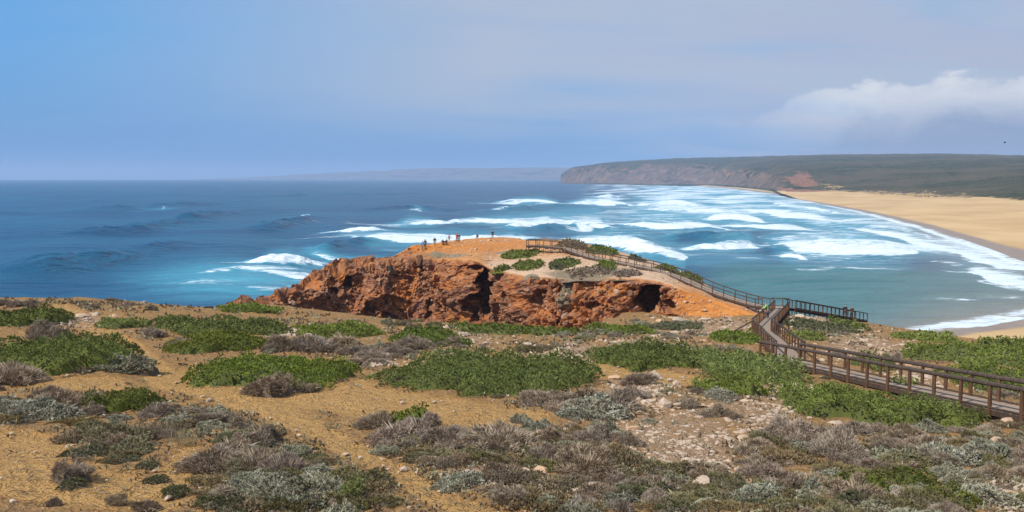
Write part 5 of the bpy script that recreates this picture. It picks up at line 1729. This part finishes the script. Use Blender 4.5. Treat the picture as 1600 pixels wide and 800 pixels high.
# loose rubble: too many and too small to count
pts = []
for (a, b, w, h) in STONY:
    n = int(1100 * w * h / 3000 * (1 if b > 560 else 1.4)) + 120
    q = nrs.normal(0, 0.52, (n, 2))
    pts += [(a + u * w, b + v * h) for u, v in q]
q = nrs.uniform(0, 1, (1500, 2)); pts += [(1600 * u, 490 + 310 * v) for u, v in q]
pts = np.array(pts)
pts = pts[nrs.permutation(len(pts))[:19000]]
gx, gy, gz, ok = ray_ground(pts[:, 0], pts[:, 1])
V0, F0 = [], []
for i in range(6):
    v, f = rock_geo(800 + i, 1, 0.6); V0.append(v); F0.append(f)
VV = []; FF = []; off = 0
clus = fbm(gx * 0.9, gy * 0.9, seed=55, octs=3)
ok = ok & (clus + nrs.uniform(-0.35, 0.35, len(clus)) > -0.06)
for i in np.nonzero(ok)[0]:
    k = int(nrs.integers(6)); v = V0[k]
    r = (0.015 + 0.0008 * gy[i]) * math.exp(nrs.normal(-0.1, 0.62)); t = nrs.uniform(0, 6.28)
    c, s = math.cos(t), math.sin(t)
    R = np.array(((c, -s, 0), (s, c, 0), (0, 0, 1)))
    VV.append(v @ R.T * (r * nrs.uniform(0.7, 1.4, 3)) + np.array((gx[i], gy[i], gz[i] + 0.02 * r)))
    FF.append(F0[k] + off); off += len(v)
o = link('rubble', raw_mesh('rubble', np.concatenate(VV), np.concatenate(FF), STONE)); o['kind'] = 'stuff'
tag(o, 'loose pale limestone rubble strewn over the bare soil', 'rubble')

# blocks standing out of the cliff face: parts of the headland
CLIFF_M = bpy.data.materials['red_conglomerate_rock']


def block_material(name, a_, b_):
    m, g = new_mat(name)
    n = g.noise(g.coord('Object'), 3.0, 5, 0.7)
    oi = g.n('ShaderNodeObjectInfo')
    c = g.mix(g.ramp(n, 0.3, 0.7), a_, b_)
    c = g.mix(g.ramp(oi.outputs['Random'], 0.5, 1.0, 0, 0.5), c, (0.12, 0.06, 0.04))
    b = g.principled(Base_Color=c, Roughness=0.92, Normal=g.bump(n, 0.7, 0.1)); b.inputs['Specular IOR Level'].default_value = 0.1
    finish(g, b)
    return m


BM = [block_material('red_block', (0.22, 0.08, 0.035), (0.36, 0.15, 0.065)), block_material('pink_block', (0.34, 0.20, 0.13), (0.47, 0.31, 0.22)), block_material('brown_block', (0.13, 0.06, 0.035), (0.26, 0.13, 0.075))]
BLK = []
for i in range(9):
    V, Fc = rock_geo(900 + i, 2, 0.85, 0.5)
    BLK.append(raw_mesh('rock', V, Fc, BM[i % 3]))
faceidx = np.argwhere((HT > 1.02) & (HT < 1.8) & (HPX < 1000) & (HPX > 430) & (HPY < 512))
sel = faceidx[nrs.permutation(len(faceidx))[:290]]
for r_, c_ in sel:
    p = HP[r_, c_]; s = 0.16 * math.exp(abs(nrs.normal(0, 0.55)))
    o = link('rock', BLK[int(nrs.integers(9))], headland, tuple(p + np.array((0, -0.05, 0))), tuple(nrs.uniform(0, 6.28, 3)))
    o.scale = (s * nrs.uniform(.8, 1.5), s * nrs.uniform(.8, 1.3), s * nrs.uniform(.7, 1.1))
# stones scattered over the plateau, tiny at that distance
topidx = np.argwhere(((HT > 0.02) & (HT < 0.99) & (HPX > 690) & (HPX < 1090)) | ((HT > 0.9) & (HT < 1.6) & (HPX > 1050) & (HPX < 1190) & (hash3(HPX.astype(int), HPY.astype(int), HPX.astype(int) * 0, 3) < 0.25)))
sel = topidx[nrs.permutation(len(topidx))[:2600]]
VV = []; FF = []; off = 0
for r_, c_ in sel:
    k = int(nrs.integers(6)); r = 0.085 * math.exp(nrs.normal(0, 0.5)); v = V0[k]
    VV.append(v * (r * nrs.uniform(.7, 1.4, 3)) + HP[r_, c_] + np.array((0, 0, 0.2 * r))); FF.append(F0[k] + off); off += len(v)
o = link('plateau_rubble', raw_mesh('plateau_rubble', np.concatenate(VV), np.concatenate(FF), STONE), headland)
o['kind'] = 'stuff'
# pale rocks along the far brow of the plateau
for (a, b, w) in ((765, 373, 5), (778, 374, 6), (752, 374, 4), (790, 373, 4), (832, 390, 4), (826, 385, 4)):
    p = head_at(a, b)
    r = w * p[1] / F * 0.8
    o = link('limestone_rock', ROCK_ME[rng.randrange(8)], loc=tuple(p + np.array((0, 0, .1 * r))), rot=(0, 0, rng.uniform(0, 6)))
    o.scale = (r * 1.4, r, r * .7)
    tag(o, 'pale rock on the brow of the headland plateau', 'rock', 'pale rocks on the headland brow')

# ------------------------------------------------------------------ people
def plain(name, c, rough=0.85):
    m, g = new_mat(name)
    n = g.noise(g.coord('Object'), 14.0, 3, 0.6)
    b = g.principled(Base_Color=g.mix(g.ramp(n, 0.3, 0.7), tuple(0.82 * v for v in c), c), Roughness=rough)
    finish(g, b)
    return m


SKIN = plain('skin', (0.50, 0.29, 0.20), 0.6); HAIRD = plain('dark_hair', (0.03, 0.02, 0.015)); HAIRB = plain('brown_hair', (0.11, 0.06, 0.03))
CLOTH = {k: plain(k + '_cloth', v) for k, v in dict(green=(0.28, 0.52, 0.14), denim=(0.055, 0.085, 0.15), navy=(0.03, 0.04, 0.08), black=(0.018, 0.018, 0.02), red=(0.50, 0.06, 0.07),
                                                       white=(0.72, 0.73, 0.75), blue=(0.15, 0.27, 0.55), grey=(0.20, 0.20, 0.22), brown=(0.13, 0.075, 0.045), khaki=(0.30, 0.24, 0.15)).items()}


def skin_mesh(name, verts, edges, radii, mat, root=0, sub=1):
    me = bpy.data.meshes.new(name)
    me.from_pydata([tuple(v) for v in verts], edges, [])
    o = bpy.data.objects.new(name, me); col.objects.link(o)
    md = o.modifiers.new('skin', 'SKIN'); md.use_smooth_shade = True
    sv = me.skin_vertices[0].data
    for i, r in enumerate(radii):
        sv[i].radius = (r, r) if not isinstance(r, tuple) else r
        sv[i].use_root = (i == root)
    sd = o.modifiers.new('sub', 'SUBSURF'); sd.levels = sub; sd.render_levels = sub
    dg = bpy.context.evaluated_depsgraph_get()
    out = bpy.data.meshes.new_from_object(o.evaluated_get(dg))
    out.name = name
    out.materials.clear(); out.materials.append(mat)
    bpy.data.objects.remove(o); bpy.data.meshes.remove(me)
    return out


def person(loc, heading, label, top, legs, hair=None, pose='stand', height=1.72, group=None, hat=None, seed=0):
    """pose joints in metres for a 1.72 m adult facing -Y before turning"""
    r_ = random.Random(seed)
    hair = hair or HAIRD
    hip = Vector((0, 0, 0.93)); lean = Vector((0, 0, 0))
    if pose == 'lean': lean = Vector((0, -0.16, -0.03))
    if pose == 'sit': hip = Vector((0, 0, 0.16))
    if pose == 'crouch': hip = Vector((0, 0.10, 0.34)); lean = Vector((0, -0.22, -0.10))
    chest = hip + Vector((0, 0, 0.30)) + lean * 0.7
    neck = hip + Vector((0, 0, 0.53)) + lean * 1.2
    head = neck + Vector((0, -0.03, 0.14)) + lean * 0.25
    sw = 0.19
    sh = [neck + Vector((s * sw, 0.0, -0.05)) for s in (-1, 1)]
    if pose == 'arms':      # hands up before the face, looking through a camera
        el = [s + Vector((0.04 * k, -0.16, -0.22)) for s, k in zip(sh, (-1, 1))]
        ha = [head + Vector((0.07 * k, -0.17, -0.02)) for k in (-1, 1)]
    elif pose == 'lean':
        el = [s + Vector((0.05 * k, -0.10, -0.25)) for s, k in zip(sh, (-1, 1))]
        ha = [s + Vector((0.0, -0.36, -0.36)) for s in sh]
    elif pose in ('sit', 'crouch'):
        el = [s + Vector((0.08 * k, -0.14, -0.20)) for s, k in zip(sh, (-1, 1))]
        ha = [Vector((0.10 * k, -0.40, 0.42)) for k in (-1, 1)]
    else:
        el = [s + Vector((0.06 * k, 0.03, -0.29)) for s, k in zip(sh, (-1, 1))]
        ha = [e + Vector((0.0, -0.06 - 0.05 * r_.random(), -0.26)) for e in el]
    hj = [hip + Vector((0.095 * k, 0, -0.03)) for k in (-1, 1)]
    if pose == 'sit':
        kn = [Vector((0.12 * k, -0.42, 0.46)) for k in (-1, 1)]; an = [Vector((0.12 * k, -0.60, 0.09)) for k in (-1, 1)]
    elif pose == 'crouch':
        kn = [Vector((0.13 * k, -0.34, 0.46)) for k in (-1, 1)]; an = [Vector((0.12 * k, -0.04, 0.09)) for k in (-1, 1)]
    else:
        st = 0.10 if pose != 'walk' else 0.22
        kn = [hj[i] + Vector((0.02 * k, -0.03 - st * 0.4 * k, -0.42)) for i, k in enumerate((-1, 1))]
        an = [Vector((0.11 * k, -st * k * 0.8, 0.09)) for k in (-1, 1)]
    toe = [a + Vector((0.03 * k, -0.15, -0.055)) for a, k in zip(an, (-1, 1))]
    sc = height / 1.72
    v = [hip, hip + Vector((0, 0, 0.14)) + lean * 0.3, chest, neck, head + Vector((0, 0, -0.05)), head + Vector((0, -0.005, 0.06))]
    ra = [(0.15, 0.11), (0.135, 0.10), (0.155, 0.11), 0.055, 0.088, 0.092]
    e = [(0, 1), (1, 2), (2, 3), (3, 4), (4, 5)]
    for i in (0, 1):
        b = len(v); k = (-1, 1)[i]
        v += [sh[i], el[i], ha[i]]; ra += [0.058, 0.042, 0.030]; e += [(2, b), (b, b + 1), (b + 1, b + 2)]
        # palm, four fingers and a thumb off its side
        dr = (ha[i] - el[i]).normalized(); sd = Vector((1, 0, 0))
        pm = len(v); v.append(ha[i] + dr * 0.07); ra.append(0.032); e.append((b + 2, pm))
        for q, ln in ((-1.5, .065), (-.5, .08), (.5, .085), (1.5, .07)):
            v.append(v[pm] + dr * ln + sd * (q * 0.02) + Vector((0, -0.012, 0))); ra.append(0.009); e.append((pm, len(v) - 1))
        v.append(ha[i] + dr * 0.07 + Vector((-k * 0.045, -0.02, 0.0))); ra.append(0.010); e.append((b + 2, len(v) - 1))
        c = len(v)
        v += [hj[i], kn[i], an[i], toe[i]]; ra += [0.082, 0.058, 0.042, 0.040]; e += [(0, c), (c, c + 1), (c + 1, c + 2), (c + 2, c + 3)]
    root = link('person', None, loc=loc, rot=(0, 0, heading), scale=sc)
    tag(root, label, 'person', group)
    link('body', skin_mesh('body', v, e, ra, SKIN), root)
    tv = [hip + Vector((0, 0, 0.02)), hip + Vector((0, 0, 0.16)) + lean * 0.3, chest, neck + Vector((0, 0, -0.03))]
    tr = [(0.175, 0.135), (0.16, 0.125), (0.18, 0.135), 0.085]; te = [(0, 1), (1, 2), (2, 3)]
    for i in (0, 1):
        b = len(tv)
        tv += [sh[i], el[i], el[i].lerp(ha[i], 0.85)]; tr += [0.078, 0.06, 0.046]; te += [(2, b), (b, b + 1), (b + 1, b + 2)]
    link('jacket', skin_mesh('jacket', tv, te, tr, CLOTH[top]), root)
    lv = [hip + Vector((0, 0, 0.04)), hip + Vector((0, 0, -0.04))]; lr = [(0.165, 0.125), (0.165, 0.125)]; le = [(0, 1)]
    for i in (0, 1):
        c = len(lv)
        lv += [hj[i] + Vector((0, 0, -0.06)), kn[i], an[i] + Vector((0, 0, 0.02))]; lr += [0.10, 0.076, 0.062]; le += [(1, c), (c, c + 1), (c + 1, c + 2)]
    link('trousers', skin_mesh('trousers', lv, le, lr, CLOTH[legs]), root)
    for i in (0, 1):
        link('shoe', skin_mesh('shoe', [an[i] + Vector((0, 0.03, -0.03)), toe[i]], [(0, 1)], [0.055, 0.045], CLOTH['black']), root)
    link('hair', skin_mesh('hair', [head + Vector((0, 0.035, 0.02)), head + Vector((0, 0.012, 0.085))], [(0, 1)], [0.095, 0.10], CLOTH[hat] if hat else hair), root)
    # nose and ears
    fm = bpy.data.meshes.new('face_features'); bm = bmesh.new()
    for (cx_, cy_, cz_, r0) in ((0, -0.105, 0.0, 0.018), (-0.095, 0.0, 0.0, 0.022), (0.095, 0.0, 0.0, 0.022)):
        bmesh.ops.create_icosphere(bm, subdivisions=1, radius=r0, matrix=Matrix.Translation(head + Vector((cx_, cy_, cz_))))
    bm.to_mesh(fm); bm.free(); fm.materials.append(SKIN)
    link('face_features', fm, root)
    em = bpy.data.meshes.new('eye'); bm = bmesh.new()
    bmesh.ops.create_icosphere(bm, subdivisions=1, radius=0.013); bm.to_mesh(em); bm.free(); em.materials.append(HAIRD)
    for k in (-1, 1): link('eye', em, root, head + Vector((0.035 * k, -0.09, 0.03)))
    return root


# the walker in green on the ramp
sG = lenB * 0.0
bestd = 1e9
for s in np.linspace(0, lenB, 300):
    p, d, sd = deckB(s)
    q = pix(p.x, p.y, p.z)
    if abs(q[1] - 498) + 0.2 * abs(q[0] - 1207) < bestd: bestd = abs(q[1] - 498) + 0.2 * abs(q[0] - 1207); sG = s
p, d, sd = deckB(sG)
person(p - sd * 0.50 + Vector((0, 0, 0.02)), math.atan2(d.x, -d.y) + math.pi * 0.55, 'person in a light green top and jeans leaning on the ramp handrail', 'green', 'denim', HAIRB, 'lean', 1.78, seed=1)
for i, (f, lab, tp) in enumerate(((0.78, 'dark-dressed person with black hair behind the overlook fence', 'black'), (0.88, 'brown-haired person in brown behind the overlook fence', 'brown'))):
    p, d, sd = deckD(lenD * f)
    person(p - sd * 0.2 + Vector((0, 0, 0.02)), math.pi + 0.3 * i, lab, tp, 'black', HAIRD if i == 0 else HAIRB, 'stand', 1.68, seed=5 + i)
# visitors along the seaward brow of the headland
FOLK = [(660, 388, 'blue', 'grey', 'stand', 'person in a blue jacket, lowest of those standing on the brow', None),
        (664, 386, 'navy', 'black', 'stand', 'person in dark navy next to the one in the blue jacket', None),
        (682, 383.5, 'black', 'khaki', 'stand', 'person in black standing alone below the crouching photographer', None),
        (692, 379, 'black', 'black', 'crouch', 'person in black crouching on the headland brow', None),
        (699, 378, 'brown', 'black', 'sit', 'person in brown sitting at the feet of the one in white', None),
        (702.5, 377, 'white', 'white', 'stand', 'person all in white with dark hair on the brow', None),
        (714.5, 375.5, 'red', 'navy', 'arms', 'person in a red top and navy trousers on the brow', None),
        (717, 375.8, 'navy', 'denim', 'stand', 'person in navy close behind the one in red', None),
        (745, 369, 'black', 'black', 'crouch', 'person in black hunched by the pale rocks on the brow', None),
        (770, 370, 'navy', 'black', 'stand', 'slim person in dark clothes on the pale brow rocks', None)]
for i, (a, b, tp, lg, po, lab, hat) in enumerate(FOLK):
    p = head_at(a, b)
    z = head_z(p[0], p[1])
    person((p[0], p[1], z - 0.02), rng.uniform(2.4, 3.9), lab, tp, lg, HAIRD, po, 1.72, seed=20 + i)

# sign post at the end of the far boardwalk
sp = head_at(837, 388)
root = link('sign_post', None, loc=tuple(sp)); tag(root, 'tall thin timber post with a small board by the boardwalk end', 'sign post')
o = link('post', POST_FAR, root); o.scale = (0.9, 0.9, 2.1)
link('board', raw_mesh('board', box_pts(0, -0.08, 1.75, (0.16, 0, 0), (0, 0.015, 0), (0, 0, 0.13)), BOXF, WOOD_RAIL), root)


# a bird over the hills
def bird():
    P = at(1570, 223, 140)
    V = [(0, -0.22, 0), (0.05, -0.1, 0.03), (0.055, 0.08, 0.02), (0.02, 0.26, 0.0), (-0.02, 0.26, 0.0), (-0.055, 0.08, 0.02), (-0.05, -0.1, 0.03), (0, 0.0, -0.055), (0, 0.0, 0.065)]
    ring = [0, 1, 2, 3, 4, 5, 6]
    Fq = [(ring[i], ring[(i + 1) % 7], 8) for i in range(7)] + [(ring[(i + 1) % 7], ring[i], 7) for i in range(7)]
    m = plain('bird_plumage', (0.06, 0.055, 0.05))
    root = link('bird', None, loc=tuple(P), rot=(0, 0.2, 0.9)); tag(root, 'small dark bird gliding above the scrub hills', 'bird')
    link('body', raw_mesh('body', V, Fq, m), root)
    for k in (-1, 1):
        W = [(0.04 * k, -0.10, 0.02), (0.28 * k, -0.13, 0.11), (0.62 * k, 0.0, 0.05), (0.30 * k, 0.05, 0.10), (0.04 * k, 0.09, 0.02)]
        W2 = W + [(x, y, z - 0.015) for x, y, z in W]
        Fw = [(0, 1, 3, 4), (5, 6, 8, 9)[::-1], (1, 2, 3, 3), (6, 7, 8, 8), (0, 1, 6, 5), (1, 2, 7, 6), (2, 3, 8, 7), (3, 4, 9, 8), (4, 0, 5, 9)]
        me = bpy.data.meshes.new('wing'); me.from_pydata(W2, [], [tuple(dict.fromkeys(f)) for f in Fw]); me.materials.append(m)
        link('wing', me, root)


bird()
